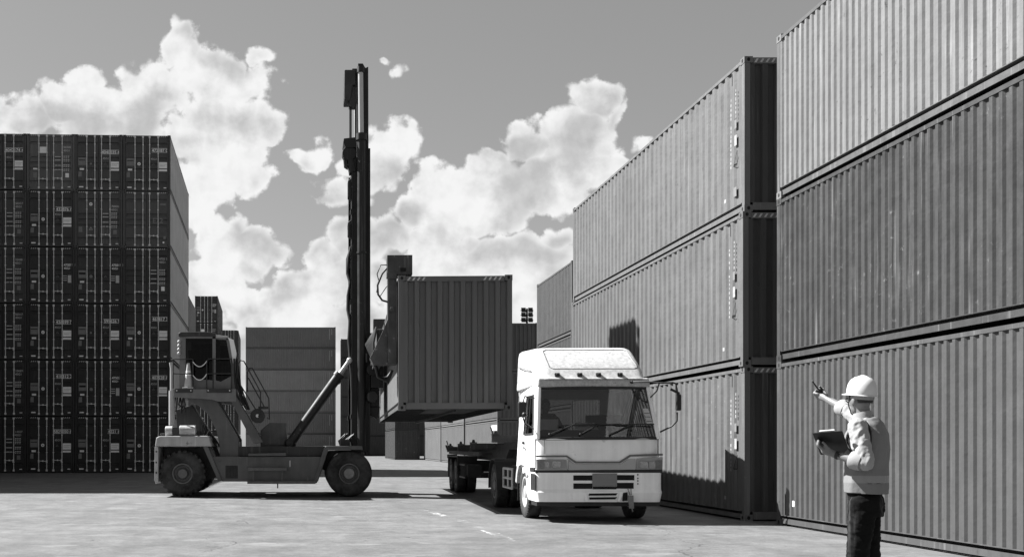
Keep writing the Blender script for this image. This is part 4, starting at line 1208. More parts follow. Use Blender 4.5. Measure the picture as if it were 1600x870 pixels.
# front trim, lamps
b = MB()
FY = -.012
def fpoly(pts, y0, y1): b.prism([(tx(a), tz(c)) for a, c in pts], y0, y1)
fpoly([(838,711),(886,711),(900,720.5),(967,720.5),(983,710),(1034,708),(1034,711.2),(984.5,712.8),(968,723),(899,723),(885,713.6),(838,713.6)], FY-.012, .03)
b.build('trim_strip', TG, TR, bevel=.006)
b = MB(); fpoly([(898,724.5),(969,724.5),(980,717),(992,716),(992,733),(888,734),(888,717.5),(886,717)], FY-.004, .03); b.build('grille_panel', mat('grille_grey', .34, .45), TR, bevel=.004)
b = MB(); fpoly([(837.5,733.5),(1034,732.5),(1034,738.5),(837.5,738.5)], -.005, .05); b.box(-1.12,1.12,.06,.6,.30,.93); b.build('front_gap', TB, TR)
for pts, mid in (([(838,717),(885,717.5),(887,734),(839,734.5)],(851,869)), ([(994,716),(1034,713.5),(1033.5,732.5),(993,733)],(1004,1019))):
    b = MB(); fpoly(pts, FY-.010, .04); hl = b.build('headlight', mat('headlight_bowl', .30, .4), TR, bevel=.006)
    b = MB()
    for k, m in enumerate(mid):
        xx, zz = tx(m), tz(725.3); b.loft([((xx,FY-.010,zz),(.085,0,0),(0,0,.062)),((xx,FY-.020,zz),(.080,0,0),(0,0,.058)),((xx,FY-.013,zz),(.05,0,0),(0,0,.036))], 24, 5)
    b.build('reflector', LAMP, hl, smooth=60)
    x0, x1 = min(p[0] for p in pts)+1.5, max(p[0] for p in pts)-1.5
    b = MB(); b.add([(tx(x0),FY-.034,tz(732.5)),(tx(x1),FY-.034,tz(732)),(tx(x1),FY-.034,tz(718)),(tx(x0),FY-.034,tz(718.5))], [(0,1,2,3)]); b.build('lens', LGLASS, hl)
    b = MB(); xs = (tx(x0), tx(x0+11)) if mid[0] < 900 else (tx(x1-10), tx(x1)); b.box(xs[0], xs[1], FY-.030, FY-.011, tz(732), tz(718.5)); b.build('indicator', mat('indicator_lens', .20, .25), hl)
# panel seams and badge strip on the cab front
b = MB()
for px in (851, 1026): b.pipe([(tx(px),-.006,tz(686)),(tx(px+.3),-.008,tz(700)),(tx(px+.5),-.006,tz(709))], .006, 5)
b.build('panel_seam', TG, cab)
b = MB(); b.pipe([(tx(848),-.004,tz(687)),(tx(940),-.014,tz(686.3)),(tx(1028),-.004,tz(686))], .006, 5); b.build('cowl_seam', TG, cab)
# bumper
b = MB()
Zb0, Zb1, Zbm = tz(783.5), tz(738), tz(762)
def bump(z0, z1, f0, f1, wd0, wd1):
    rings = []
    for z, f, wd in ((z0, f0, wd0), (z1, f1, wd1)): rings.append(((0,.5,z),(wd,0,0),(0,.5-f,0)))
    b.loft(rings, 64, 12)
bump(Zbm-.02, Zb1, -.05, -.05, 1.155, 1.155); bump(tz(769), Zbm-.02, -.075, -.05, 1.16, 1.155); bump(Zb0, tz(769), -.05, -.075, 1.13, 1.16)
bp = b.build('bumper', TP, TR, smooth=30)
b = MB()
for x0, x1, y0, y1 in ((895,924.5,742,750),(961.5,989,741.5,749.5),(895,924.5,754.5,763),(961.5,988,753.5,762.5),(925,961.5,759.5,763.5)): fpoly([(x0,y1),(x0,y0),(x1,y0),(x1,y1)], -.0565, -.046)
fpoly([(918,773.5),(919,769.8),(963,769.3),(960,773)], -.081, -.06); fpoly([(920,779.5),(919,776.3),(962,775.8),(959,779)], -.081, -.06)
fpoly([(970.5,782),(971,769),(978,768),(978,781)], -.081, -.06)
b.build('air_slots', HOLE, bp)
b = MB()
for z in (741, 746.5, 750.5, 755): b.ball((tx(994.5), -.055, tz(z)), .014, 6)
b.build('bolts', TC, bp)
b = MB(); fpoly([(913,783),(910,768.5),(915,767.5),(966,766.8),(972,767.5),(966,782.6),(962,782.6),(966,769.5),(915,770),(918,783)], -.088, -.07); b.build('lower_grille_frame', TP, bp, bevel=.006)
b = MB(); fpoly([(924,759.5),(924,739.3),(962,738.8),(962,759)], -.075, -.062); b.build('number_plate', PLATE, TR, bevel=.004)
b = MB(); b.pipe([(tx(978),-.09,tz(762)),(tx(981),-.11,tz(772))], .008, 6); b.pipe([(tx(983),-.09,tz(762)),(tx(983),-.11,tz(772))], .008, 6); b.hexa([(tx(979.5),-.125,tz(793)),(tx(987),-.125,tz(793)),(tx(987),-.105,tz(793)),(tx(979.5),-.105,tz(793)),(tx(978),-.12,tz(773)),(tx(986),-.12,tz(773)),(tx(986),-.10,tz(773)),(tx(978),-.10,tz(773))]); b.pipe([(tx(984),-.115,tz(793)),(tx(985),-.115,tz(798))], .012, 6)
b.build('hanging_tag', PLACARD, TR)
for s in (-1, 1):
    b = MB(); x0, x1 = sorted((s*1.158, s*1.163)); b.box(x0, x1, -.0, .45, tz(766), tz(740)); b.build('bumper_side_strip', TB, bp)
# header above the windscreen, fairing
b = MB()
b.hexa([(-1.05,.365,ZT+.015),(1.05,.365,ZT+.015),(1.06,.9,ZT+.015),(-1.06,.9,ZT+.015),(-1.035,.40,2.68),(1.035,.40,2.68),(1.05,.9,2.68),(-1.05,.9,2.68)])
b.hexa([(-1.06,.9,ZT+.05),(1.06,.9,ZT+.05),(1.13,2.15,ZT+.02),(-1.13,2.15,ZT+.02),(-1.05,.9,2.68),(1.05,.9,2.68),(1.12,2.15,2.68),(-1.12,2.15,2.68)])
b.build('sun_visor', TPD, TR, bevel=.035, seg=3)
b = MB()
rings = []
for z, yf, wf, wr in ((2.66,.36,.96,1.12),(2.72,.44,.96,1.12),(2.82,.50,.955,1.115),(3.02,.78,.94,1.11),(3.20,1.04,.92,1.10),(3.285,1.18,.89,1.08),(3.325,1.30,.84,1.03),(3.335,1.5,.7,.95)):
    yb = 2.16 if z < 3.33 else 2.05; rad = .16; pts = []
    cor = [(-wf, yf, 1), (wf, yf, 1), (wr, yb, .4), (-wr, yb, .4)]
    m = len(cor)
    for i in range(m):
        p = Vector((cor[i][0], cor[i][1])); pp = Vector(cor[i-1][:2]); pn_ = Vector(cor[(i+1) % m][:2]); r_ = rad*cor[i][2]
        a = p+(pp-p).normalized()*r_; c = p+(pn_-p).normalized()*r_
        for k in range(6):
            t = k/5; w_ = (1-t)**2*a+2*t*(1-t)*p+t*t*c; pts.append((w_.x, w_.y, z))
    rings.append(pts)
vs_ = [p for r_ in rings for p in r_]; n_ = len(rings[0])
b.add(vs_, [(j*n_+i, j*n_+(i+1) % n_, (j+1)*n_+(i+1) % n_, (j+1)*n_+i) for j in range(len(rings)-1) for i in range(n_)]+[list(range((len(rings)-1)*n_, len(rings)*n_))])
fair = b.build('roof_fairing', TPD, TR, smooth=32)
def fs(x, z):      # front slope of the fairing
    zs = [2.82, 3.02, 3.20, 3.285]; ys = [.50, .78, 1.04, 1.18]
    for i in range(3):
        if z <= zs[i+1]: return (x, ys[i]+(ys[i+1]-ys[i])*(z-zs[i])/(zs[i+1]-zs[i])-.004, z)
    return (x, ys[3]-.004, z)
b = MB()
loop = [(-.72,2.86),(.80,2.86),(.855,2.88),(.868,2.93),(.80,3.24),(.76,3.27),(-.74,3.27),(-.80,3.24),(-.78,2.9),(-.72,2.86)]
pts = []
for (x0,z0),(x1,z1) in zip(loop, loop[1:]):
    for k in range(6): t = k/6; pts.append(fs(x0+(x1-x0)*t, z0+(z1-z0)*t))
pts.append(fs(*loop[-1])); b.pipe(pts, .008, 5)
b.pipe([(-1.03,1.1,2.86),(-1.09,1.6,2.94),(-1.118,2.0,3.0)], .008, 5)
b.build('panel_seam', TG, fair)
for x in (-.67, -.25, .10, .50):
    b = MB(); b.box(x-.045,x+.045,.405,.47,2.705,2.775); b.hexa([(x-.03,.39,2.73),(x+.045,.39,2.73),(x+.045,.41,2.73),(x-.03,.41,2.73),(x-.01,.40,2.775),(x+.045,.40,2.775),(x+.045,.42,2.775),(x-.01,.42,2.775)]); b.build('marker_lamp', TB, TR, bevel=.008)
# mirrors
b = MB()
a0 = (.70,.36,2.60)
b.pipe([a0,(.92,.10,2.585),(1.15,-.02,2.555),(1.32,-.06,2.56),(1.38,-.06,2.54),(1.385,-.06,2.47)], .016, 8); b.ball(a0, .035, 8)
b.pipe([(1.03,.33,2.30),(1.09,.12,2.42),(1.10,.02,2.55)], .014, 6)
b.pipe([(1.40,-.06,2.02),(1.40,-.05,1.86),(1.33,.0,1.77),(1.14,.10,1.66)], .016, 8)
b.pipe([(1.385,-.06,2.47),(1.40,-.06,2.38)], .02, 6); b.beam((1.28,-.07,2.44),(1.44,-.06,2.36),.03,.04)
b.build('mirror_arm', TB, TR, smooth=50)
b = MB(); b.hexa([(1.385,-.09,2.05),(1.485,-.05,2.05),(1.485,.03,2.05),(1.385,.0,2.05),(1.385,-.09,2.37),(1.485,-.05,2.35),(1.485,.03,2.35),(1.385,.0,2.37)]); b.build('mirror', TB, TR, bevel=.025, seg=3)
b = MB(); b.hexa([(-1.47,.02,1.93),(-1.33,-.02,1.93),(-1.33,.07,1.93),(-1.47,.10,1.93),(-1.47,.02,2.22),(-1.33,-.02,2.22),(-1.33,.07,2.22),(-1.47,.10,2.22)]); b.build('mirror', TB, TR, bevel=.025, seg=3)
b = MB(); b.pipe([(-1.12,.30,2.30),(-1.34,.08,2.32),(-1.38,.06,2.20)], .015, 6); b.pipe([(-1.15,.20,1.72),(-1.34,.08,1.82),(-1.38,.06,1.95)], .015, 6); b.ball((-1.36,.0,1.98),.05,8); b.build('mirror_arm', TB, TR, smooth=50)
# wheels (axle along x)
def truck_wheels(r, w, ri):
    t, rm_ = MB(), MB(); h = w/2
    t.lathe([(ri,-h*.7),(ri+.03,-h*.9),(ri+(r-ri)*.5,-h),(r-.03,-h*.92),(r-.008,-h*.80),(r,-h*.4),(r,h*.4),(r-.008,h*.8),(r-.03,h*.92),(ri+(r-ri)*.5,h),(ri+.03,h*.9),(ri,h*.7)], (0,0,0), (1,0,0), 56)
    for k in range(44):
        a = 2*math.pi*k/44; rad = Vector((0, math.cos(a), math.sin(a))); ct = Vector((0, -math.sin(a), math.cos(a)))
        for s in (-1, 1):
            pts = []
            for rr in (r-.03, r+.009):
                for x, sk in ((s*h*.45, .0), (s*h*.93, .012)):
                    for d in (-1, 1): pts.append(rad*(rr-(.012 if x*s > h*.9 and rr > r else 0))+Vector((x,0,0))+ct*(d*.020+sk))
            t.hexa([pts[i] for i in (0,1,3,2,4,5,7,6)])
    for j in (-.2, .2): t.lathe([(r+.006, h*(j-.08)), (r+.006, h*(j+.08))], (0,0,0), (1,0,0), 56)
    rm_.lathe([(ri+.01,-h*.72),(ri+.012,-h*.86),(ri-.02,-h*.86),(ri-.04,-h*.55),(ri*.78,-h*.25),(ri*.62,-h*.40),(ri*.46,-h*.45),(ri*.40,-h*.85),(ri*.25,-h*.95),(.001,-h*.96)], (0,0,0), (1,0,0), 40)
    rm_.lathe([(ri+.01,h*.72),(ri-.02,h*.8),(ri-.04,h*.4),(.001,h*.3)], (0,0,0), (1,0,0), 40)
    rm_.mi = 1
    for k in range(8):
        a = 2*math.pi*(k+.5)/8; rr = ri*.74
        rm_.lathe([(.001,0),(.042,0)], (-h*.36-.004, rr*math.cos(a), rr*math.sin(a)), (-1,.0,0), 10)
    for k in range(8):
        a = 2*math.pi*k/8; rr = ri*.55; rm_.cyl((-h*.42,rr*math.cos(a),rr*math.sin(a)),(-h*.62,rr*math.cos(a),rr*math.sin(a)),.016,n=6)
    return t.mesh('tyre', smooth=35), rm_.mesh('rim', smooth=35)
ttm, trm = truck_wheels(.50, .28, .29)
ttm.materials.append(RUB)
for m in (RIMW, HOLE): trm.materials.append(m)
RIMD = mat('dusty_dark_rim', .12, .6, .2, .3, 6)
def twheel(par, x, y, flip, rim=RIMW):
    t = link('tyre', ttm, par, loc=(x, y, .505)); t.rotation_euler = (random.uniform(0, 6), 0, math.pi if flip else 0)
    link('rim', trm, t, mats=[rim, HOLE])
twheel(TR, -1.0, 1.28, False); twheel(TR, 1.0, 1.28, True)
for x in (-1.08, -.77): twheel(TR, x, 4.60, False, RIMD)
for x in (1.08, .77): twheel(TR, x, 4.60, True, RIMD)
# chassis, fenders, guard, tank, fifth wheel
b = MB()
for s in (-1, 1): x0, x1 = sorted((s*.38, s*.46)); b.box(x0,x1,.5,5.5,.78,1.02)
for y in (1.28, 4.6): b.cyl((-.95,y,.5),(.95,y,.5),.09,n=12); b.box(-.5,.5,y-.15,y+.15,.42,.62)
for y in (2.4, 3.4, 5.4): b.box(-.38,.38,y,y+.1,.8,1.0)
b.box(-.36,.36,.3,1.9,.55,.95)
b.build('truck_chassis', TC, TR, bevel=.01)
b = MB(); b.box(-.45,.45,4.0,5.1,1.02,1.14); b.cyl((0,4.55,1.14),(0,4.55,1.20),.46,n=24); b.build('fifth_wheel', TC, TR, bevel=.01)
for s in (-1, 1):
    x0, x1 = sorted((s*.62, s*1.245)); yw = 4.60
    b = MB()
    pts = [(yw+.62*math.cos(t*math.pi/10), .42+.66*min(1, 1.12*math.sin(t*math.pi/10))) for t in range(0, 11)]
    for (a,c),(e,f) in zip(pts, pts[1:]):
        n2 = Vector((a-yw, c-.42)).normalized()*.03; n3 = Vector((e-yw, f-.42)).normalized()*.03
        b.hexa([(x0,a,c),(x1,a,c),(x1,a+n2.x,c+n2.y),(x0,a+n2.x,c+n2.y),(x0,e,f),(x1,e,f),(x1,e+n3.x,f+n3.y),(x0,e+n3.x,f+n3.y)])
    b.build('rear_fender', TB, TR, smooth=40)
    b = MB(); xs = s*1.16
    for z in (.52, .72, .92): b.pipe([(xs,2.45,z),(xs,3.55,z)], .028, 8)
    for y in (2.45, 2.95, 3.55): b.pipe([(xs,y,.50),(xs,y,.94)], .025, 8)
    b.build('side_guard', mat('guard_rail_paint', .40, .5, 0, .2, 6), TR, smooth=50)
    b = MB(); x0, x1 = sorted((s*.55, s*1.02)); b.box(x0,x1,2.35,3.6,.48,.98); b.build('fuel_tank', TC, TR, bevel=.06, seg=3)

# ================================================================== skeletal trailer
TL = thing('container_trailer', 'empty dark skeletal container trailer coupled behind the white truck', 'trailer', (5.355, 18.5, 0), R(-1.75))
TLP = mat('trailer_frame_steel', .05, .65, .1, .4, 3, .1, .9, .16)
for s in (-1, 1):
    x0, x1 = sorted((s*.42, s*.56)); b = MB()
    b.prism([(3.7,1.32),(6.4,1.32),(7.0,1.0),(14.4,1.0),(14.4,1.36),(7.3,1.44),(6.8,1.58),(3.7,1.58)], x0, x1, 'yz')
    b.build('main_beam', TLP, TL, bevel=.01)
for y, z in ((4.75,1.48),(8.6,1.30),(11.4,1.26),(14.2,1.20)):
    b = MB(); b.box(-1.22,1.22,y,y+.18,z,z+.17)
    for s in (-1, 1):
        x0, x1 = sorted((s*1.05, s*1.22)); b.box(x0,x1,y-.03,y+.21,z+.172,z+.20); b.cyl((s*1.13,y+.09,z+.2),(s*1.13,y+.09,z+.27),.05,.03,n=8)
    if y < 5 or y > 14:
        for s in (-1, 1): b.beam((s*1.19,y+.05,z+.15),(s*1.26,y+.02,z+.36),.03,.03)
    b.cyl((-.55,y-.02,z+.08),(-.55,y+.0,z+.08),.085,n=14)
    b.build('bolster', mat('bolster_steel', .13, .6, .1, .4, 4, .1, .9, .04) if y < 5 else TLP, TL, bevel=.008)
b = MB()
for s in (-1, 1):
    x0, x1 = sorted((s*1.12, s*1.20)); b.box(x0,x1,7.2,14.1,1.14,1.24)
for k in range(12): y = 5.3+.75*k; b.box(-.42,.42,y,y+.07,1.02+(.26 if y < 6.6 else 0),1.30+(.16 if y < 6.6 else 0))
for k in range(4): y = 9.3+1.2*k; b.box(-1.12,1.12,y,y+.06,1.15,1.22)
b.build('cross_member', TLP, TL)
b = MB()
for s in (-1, 1): x0, x1 = sorted((s*.5, s*.66)); b.box(x0,x1,7.4,7.56,.18,1.0); b.box(x0-.06,x1+.06,7.34,7.62,.14,.18); b.beam((s*.58,7.5,.5),(s*.3,8.4,1.0),.05,.05)
b.build('landing_leg', TLP, TL, bevel=.008)
for ya in (12.0, 13.3):
    for x in (-1.10, -.79): twheel(TL, x, ya, False, RIMD)
    for x in (1.10, .79): twheel(TL, x, ya, True, RIMD)
b = MB()
for ya in (12.0, 13.3): b.cyl((-.95,ya,.5),(.95,ya,.5),.075,n=10); b.box(-.6,-.45,ya-.5,ya+.5,.6,.7); b.box(.45,.6,ya-.5,ya+.5,.6,.7)
b.box(-.6,.6,12.5,12.8,.62,.95)
b.build('axle_group', TLP, TL)
b = MB()
for s in (-1, 1):
    x0, x1 = sorted((s*.66, s*1.25)); b.box(x0,x1,11.4,13.9,1.06,1.09); b.box(x0,x1,11.36,11.40,.80,1.09); b.box(x0,x1,13.9,13.93,.40,1.09)
b.build('mudguard', TB, TL)
b = MB()
for s in (-1, 1):
    for z in (.50, .86): b.pipe([(s*1.18,10.0,z),(s*1.18,11.2,z)], .03, 6)
    for k in range(9): y = 10.0+.15*k; b.pipe([(s*1.16,y,.50),(s*1.16,y,.92)], .014, 6)
    x0, x1 = sorted((s*.7,s*1.1)); b.box(x0,x1,10.05,11.15,.5,.86)
    b.build('tool_rack', TC, TL); b = MB()
b = MB(); b.box(-1.2,1.2,14.40,14.46,.55,.70); b.box(-1.22,-.9,14.38,14.44,1.0,1.12); b.box(.9,1.22,14.38,14.44,1.0,1.12); b.pipe([(-1.2,14.3,1.2),(-1.27,14.32,1.42)], .03, 6)
b.build('rear_bar', TLP, TL)
b = MB(); b.pipe([(-.2,2.15,1.35),(-.35,2.6,1.75),(-.3,3.2,1.5),(-.2,3.7,1.4)], .025, 8); b.pipe([(.1,2.15,1.35),(.0,2.7,1.8),(-.1,3.3,1.5),(0,3.7,1.4)], .025, 8); b.box(-.6,.6,2.25,2.6,1.05,1.5)
b.build('brake_hoses', TB, TL)
# ================================================================== people
def person_mesh(prims, vox, smooth_it=6, name='person', rs=1.0):
    """tapered capsules and lofts fused into one continuous skin"""
    b = MB()
    for p in prims:
        if p[0] == 'cap':
            _, p0, r0, p1, r1 = p; r0, r1 = r0*rs, r1*rs; p0 = Vector(p0); p1 = Vector(p1)
            b.cyl(p0, p1, r0, r1, 16); b.ball(p0, r0, 16); b.ball(p1, r1, 16)
        elif p[0] == 'loft': b.loft([(c, Vector(A)*rs, Vector(B)*rs) for c, A, B in p[1]], 28, p[2] if len(p) > 2 else 2.0)
        elif p[0] == 'ball': b.ball(p[1], p[2]*rs, 16, p[3] if len(p) > 3 else (1,1,1))
        elif p[0] == 'xball':
            _, c, M3, r, sq = p
            sv = MB(); sv.ball((0,0,0), r*rs, 16, sq)
            b.add([Vector(c)+M3 @ v for v in sv.v], sv.f)
    me = b.mesh(name)
    o = bpy.data.objects.new('tmp', me); COL.objects.link(o)
    m = o.modifiers.new('r', 'REMESH'); m.mode = 'VOXEL'; m.voxel_size = vox
    s = o.modifiers.new('s', 'SMOOTH'); s.factor = .5; s.iterations = smooth_it
    dg = bpy.context.evaluated_depsgraph_get()
    r = bpy.data.meshes.new_from_object(o.evaluated_get(dg)); r.name = name
    bpy.data.objects.remove(o); bpy.data.meshes.remove(me)
    r.polygons.foreach_set('use_smooth', [True]*len(r.polygons))
    return r
SKIN = mat('skin', .15, .5, 0, .06, 8)
HAIR = mat('dark_hair', .012, .5)
SHIRT = mat('pale_work_shirt', .26, .8, 0, .06, 5, bump=.15)
VEST = mat('grey_reflective_vest', .15, .7, 0, .10, 5, bump=.2)
VBAND = mat('vest_reflective_band', .20, .35, 0, .08, 7)
JEANS = mat('dark_jeans', .0055, .9, 0, .5, 9, .15, bump=.3, spec=.12)
HELM = mat('white_helmet_plastic', .52, .28, 0, .03, 4)
SHOE = mat('work_shoe', .02, .6)

# frame of the man: F = chest direction, Lf = his left (towards the camera); S slims him to the photo's build
MX, MY, S = 4.27, 7.72, .86
man = thing('person', 'man in white hard hat and grey vest pointing with a radio', 'person', (MX, MY, 0))
FA = R(144); F = Vector((math.cos(FA), math.sin(FA), 0)); Lf = Vector((-F.y, F.x, 0)); Z = Vector((0,0,1))
def m(f, l, z): return F*f*S+Lf*l*S+Z*z
HYW = R(108); HF = Vector((math.cos(HYW), math.sin(HYW), 0)); HL = Vector((-HF.y, HF.x, 0))
hc = m(.035, 0, 1.772)
def h(f, l, z): return hc+(HF*f+HL*l+Z*z)*S
HM = Matrix((HF, HL, Z)).transposed()
def wrinkle(me, amp, sx, sz, seed=0):
    from mathutils import noise
    nr = [v.normal.copy() for v in me.vertices]
    for v, n in zip(me.vertices, nr):
        p = v.co; q = Vector((p.x*sx+seed, p.y*sx, p.z*sz))
        a = noise.fractal(q, .9, 2.0, 3); r_ = 1-abs(noise.noise(q*.7+Vector((5,3,1))))*2
        v.co = p+n*amp*(a*.6+r_*.6-.2)
    me.update()
shL, elL, wrL = m(.03,.205,1.560), Vector((-.132,-.255,1.285)), Vector((-.268,-.08,1.348))
shR, elR, wrR = m(.0,-.20,1.575), Vector((.058,.33,1.69)), Vector((.005,.545,1.79))
hipL, hipR = m(.0,.105,1.0), m(.0,-.105,1.0)
knL, anL = m(.045,.12,.53), m(-.02,.13,.09)
knR, anR = m(-.02,-.11,.53), m(-.10,-.12,.09)
hdR = (wrR-elR).normalized()
hdL = (Vector((-.82,.35,.30))).normalized()
prims = [('loft', [(m(0,0,.93),F*.11,Lf*.16),(m(0,0,1.05),F*.115,Lf*.165),(m(.01,0,1.2),F*.105,Lf*.15),(m(.01,0,1.38),F*.115,Lf*.175),(m(0,0,1.50),F*.105,Lf*.185),(m(0,0,1.58),F*.07,Lf*.12)], 2.4),
    ('cap', m(-.01,0,1.54), .068, m(.02,0,1.70), .060),
    ('xball', h(0,0,.01), HM, .10, (1.0,.80,1.25)), ('xball', h(.025,0,-.075), HM, .065, (1.05,.85,.95)),
    ('cap', h(.09,0,-.005), .012, h(.105,0,-.045), .017), ('ball', h(.083,0,-.085), .018), ('xball', h(.065,0,-.125), HM, .025, (1,1,.8)),
    ('xball', h(-.005,.084,-.02), HM, .034, (.75,.42,1.1)), ('xball', h(-.005,-.084,-.02), HM, .034, (.75,.42,1.1)),
    ('cap', shL, .06, elL, .047), ('cap', elL, .047, wrL, .033), ('cap', shR, .06, elR, .047), ('cap', elR, .047, wrR, .033),
    ('cap', hipL, .095, knL, .062), ('cap', knL, .06, anL, .042), ('cap', hipR, .095, knR, .062), ('cap', knR, .06, anR, .042),
    ('cap', anL, .045, anL+F*.16-Z*.04, .04), ('cap', anR, .045, anR+F*.16-Z*.04, .04)]
# clipboard: seen from its back, top edge up and to the left
cpos = Vector((-.285,-.055,1.437))
side = Vector((.155,-.13,.016)).normalized(); down = Vector((.124,.125,-.156)).normalized(); down = (down-side*down.dot(side)).normalized(); nb = side.cross(down).normalized()
if nb.y < 0: nb = -nb
def cbp(a_, d_, t_): return side*a_+down*d_+nb*t_
# left hand: heel of the palm behind the lower left edge, fingers curled over it to the near face
pL = wrL+hdL*.055+Z*.010
sideL = hdL.cross(Z).normalized()
prims += [('cap', wrL, .030, pL+hdL*.015, .038)]
for k, (o_, ln) in enumerate(((-.034,.078),(-.011,.088),(.012,.083),(.034,.068))):
    base = pL+hdL*.035+sideL*o_; mid = base+hdL*ln*.45+Z*ln*.30; tip = mid+Z*ln*.45-hdL*.008
    prims += [('cap', base, .0125, mid, .0115), ('cap', mid, .0115, tip, .010)]
prims += [('cap', pL-sideL*.02-hdL*.01+Z*.015, .015, pL-sideL*.035+hdL*.035+Z*.055, .0115)]
# right hand: fingers wrapped round the radio
rad_dir = Vector((-.64,.12,.72)).normalized()
pR = wrR+hdR*.058
prims += [('cap', wrR, .030, pR+hdR*.012, .039)]
gx = hdR; gz = rad_dir; gy = gx.cross(gz).normalized(); gz = gy.cross(gx).normalized()
for k, (o_, ln) in enumerate(((.037,.07),(.013,.08),(-.011,.076),(-.034,.062))):
    base = pR+gx*.035+gz*o_-gy*.012; mid = base+gx*ln*.55-gy*.012; tip = mid+gx*.006+gy*ln*.62
    prims += [('cap', base, .0125, mid, .0115), ('cap', mid, .0115, tip, .010)]
prims += [('cap', pR-gx*.02+gz*.02+gy*.022, .0145, pR+gx*.035+gz*.045+gy*.045, .0115)]
body = person_mesh(prims, .0075, 3, rs=S); body.materials.append(SKIN)
link('body', body, man)
b = MB(); b.ball((0,0,0), .105, 20, (1.0,.84,1.14))
vs_ = [hc+(HM @ Vector((v.x-.012, v.y, v.z+.012)))*S for v in b.v]; fs_ = []
for f in b.f:
    c = sum((b.v[i] for i in f), Vector())/len(f)
    if c.z > -.0 and c.x < .03 or (c.x < -.025 and c.z > -.062): fs_.append(f)
me = MB(); me.add(vs_, fs_); me.build('hair', HAIR, man, smooth=60)
b = MB(); hz = .045
tilt = Matrix.Rotation(R(-8), 3, HL)
def hp(p): return hc+(tilt @ (HM @ Vector(p)))*S*.96
prof = [(.124,.0,0),(.127,.02,0),(.126,.05,0),(.119,.09,0),(.101,.128,0),(.070,.155,0),(.032,.168,0),(.004,.171,0)]
n_ = 32; vs_ = []
brim = []
for i in range(n_):
    t = 2*math.pi*i/n_; c, s = math.cos(t), math.sin(t); ext = .012+.040*max(0, c)**2
    brim.append(((.124*1.08+ext)*c, (.124*.90+ext)*s, -.006-.010*max(0, c)))
vs_ += brim
for r_, z_, _ in prof: vs_ += [(r_*1.08*math.cos(2*math.pi*i/n_), r_*.90*math.sin(2*math.pi*i/n_), z_) for i in range(n_)]
k_ = len(prof)+1
fs_ = [(j*n_+i, j*n_+(i+1) % n_, (j+1)*n_+(i+1) % n_, (j+1)*n_+i) for j in range(k_-1) for i in range(n_)]
b.add([hp((x-.005, y, z+hz)) for x, y, z in vs_], fs_)
hel = b.build('helmet', HELM, man, smooth=50)
sol = hel.modifiers.new('thick', 'SOLIDIFY'); sol.thickness = .004
b = MB(); vs_ = []
b.pipe([hp((.150*math.cos(a_)*.93-.005, 0, hz+.004+.166*math.sin(a_))) for a_ in [math.pi*(.14+.72*i/12) for i in range(13)]], .008, 6); b.build('ridge', HELM, hel, smooth=60)
b = MB(); vs_ = []
for z_, g in ((.052,1.0),(.002,.97)): vs_ += [hp((.116*1.05*g*math.cos(2*math.pi*i/n_)-.006, .116*.86*g*math.sin(2*math.pi*i/n_), z_)) for i in range(n_)]
b.add(vs_, [(i, (i+1) % n_, n_+(i+1) % n_, n_+i) for i in range(n_)]); b.build('helmet_band', mat('helmet_strap', .22, .7), hel)
b = MB(); b.pipe([hp((.03,.098,.035)), h(.045,.088,-.05), h(.05,.05,-.128), h(.055,0,-.15), h(.05,-.05,-.128), hp((.03,-.098,.035))], .0045, 6); b.build('chin_strap', BLK, hel)
b = MB()
for s in (-1, 1):
    b.pipe([h(.100,s*.012,.012),h(.097,s*.064,.012),h(.090,s*.070,-.012),h(.098,s*.035,-.026),h(.102,s*.014,-.014),h(.100,s*.012,.012)], .0045, 6)
    b.pipe([h(.095,s*.068,.008),h(.0,s*.090,.004)], .004, 6)
b.pipe([h(.102,-.014,.006),h(.102,.014,.006)], .004, 6); b.build('glasses', BLK, man)
for s in (-1, 1):
    b = MB(); b.ball(h(.082,s*.035,-.004), .010, 8); b.build('eye', WHITE, man, smooth=60)
# shirt with rolled sleeves
cuffR = elR+(wrR-elR)*.16; cuffL = elL+(wrL-elL)*.20
sh = person_mesh([('loft', [(m(0,0,1.10),F*.115,Lf*.165),(m(.0,0,1.2),F*.125,Lf*.172),(m(.01,0,1.38),F*.13,Lf*.19),(m(0,0,1.50),F*.118,Lf*.195),(m(0,0,1.59),F*.085,Lf*.135),(m(.0,0,1.63),F*.066,Lf*.07)], 2.4),
    ('cap', shL, .078, elL, .064), ('cap', elL, .064, cuffL, .060), ('cap', shR, .084, elR, .070), ('cap', elR, .070, cuffR, .062),
    ('cap', shL+(elL-shL)*.78, .070, shL+(elL-shL)*.92, .068)], .008, 4, rs=S)
wrinkle(sh, .010, 26, 20, 3)
sh.materials.append(SHIRT); shirt = link('shirt', sh, man)
for e, w_, c, r_ in ((elL, wrL, cuffL, .062), (elR, wrR, cuffR, .060)):
    d_ = (w_-e).normalized(); b = MB()
    b.lathe([(r_*.80,-.050),(r_*1.05,-.050),(r_*1.12,-.02),(r_*1.10,.025),(r_*1.0,.034),(r_*.72,.025)], c+d_*.03, d_, 24)
    me = b.mesh('rolled_cuff', smooth=60); wrinkle(me, .003, 30, 30, 7); me.materials.append(SHIRT); link('rolled_cuff', me, shirt)
b = MB(); b.lathe([(.070,.0),(.070,.035),(.064,.062),(.060,.056),(.062,.0)], m(.004,0,1.612), Z+F*.22, 24); b.build('collar', SHIRT, shirt, smooth=50)
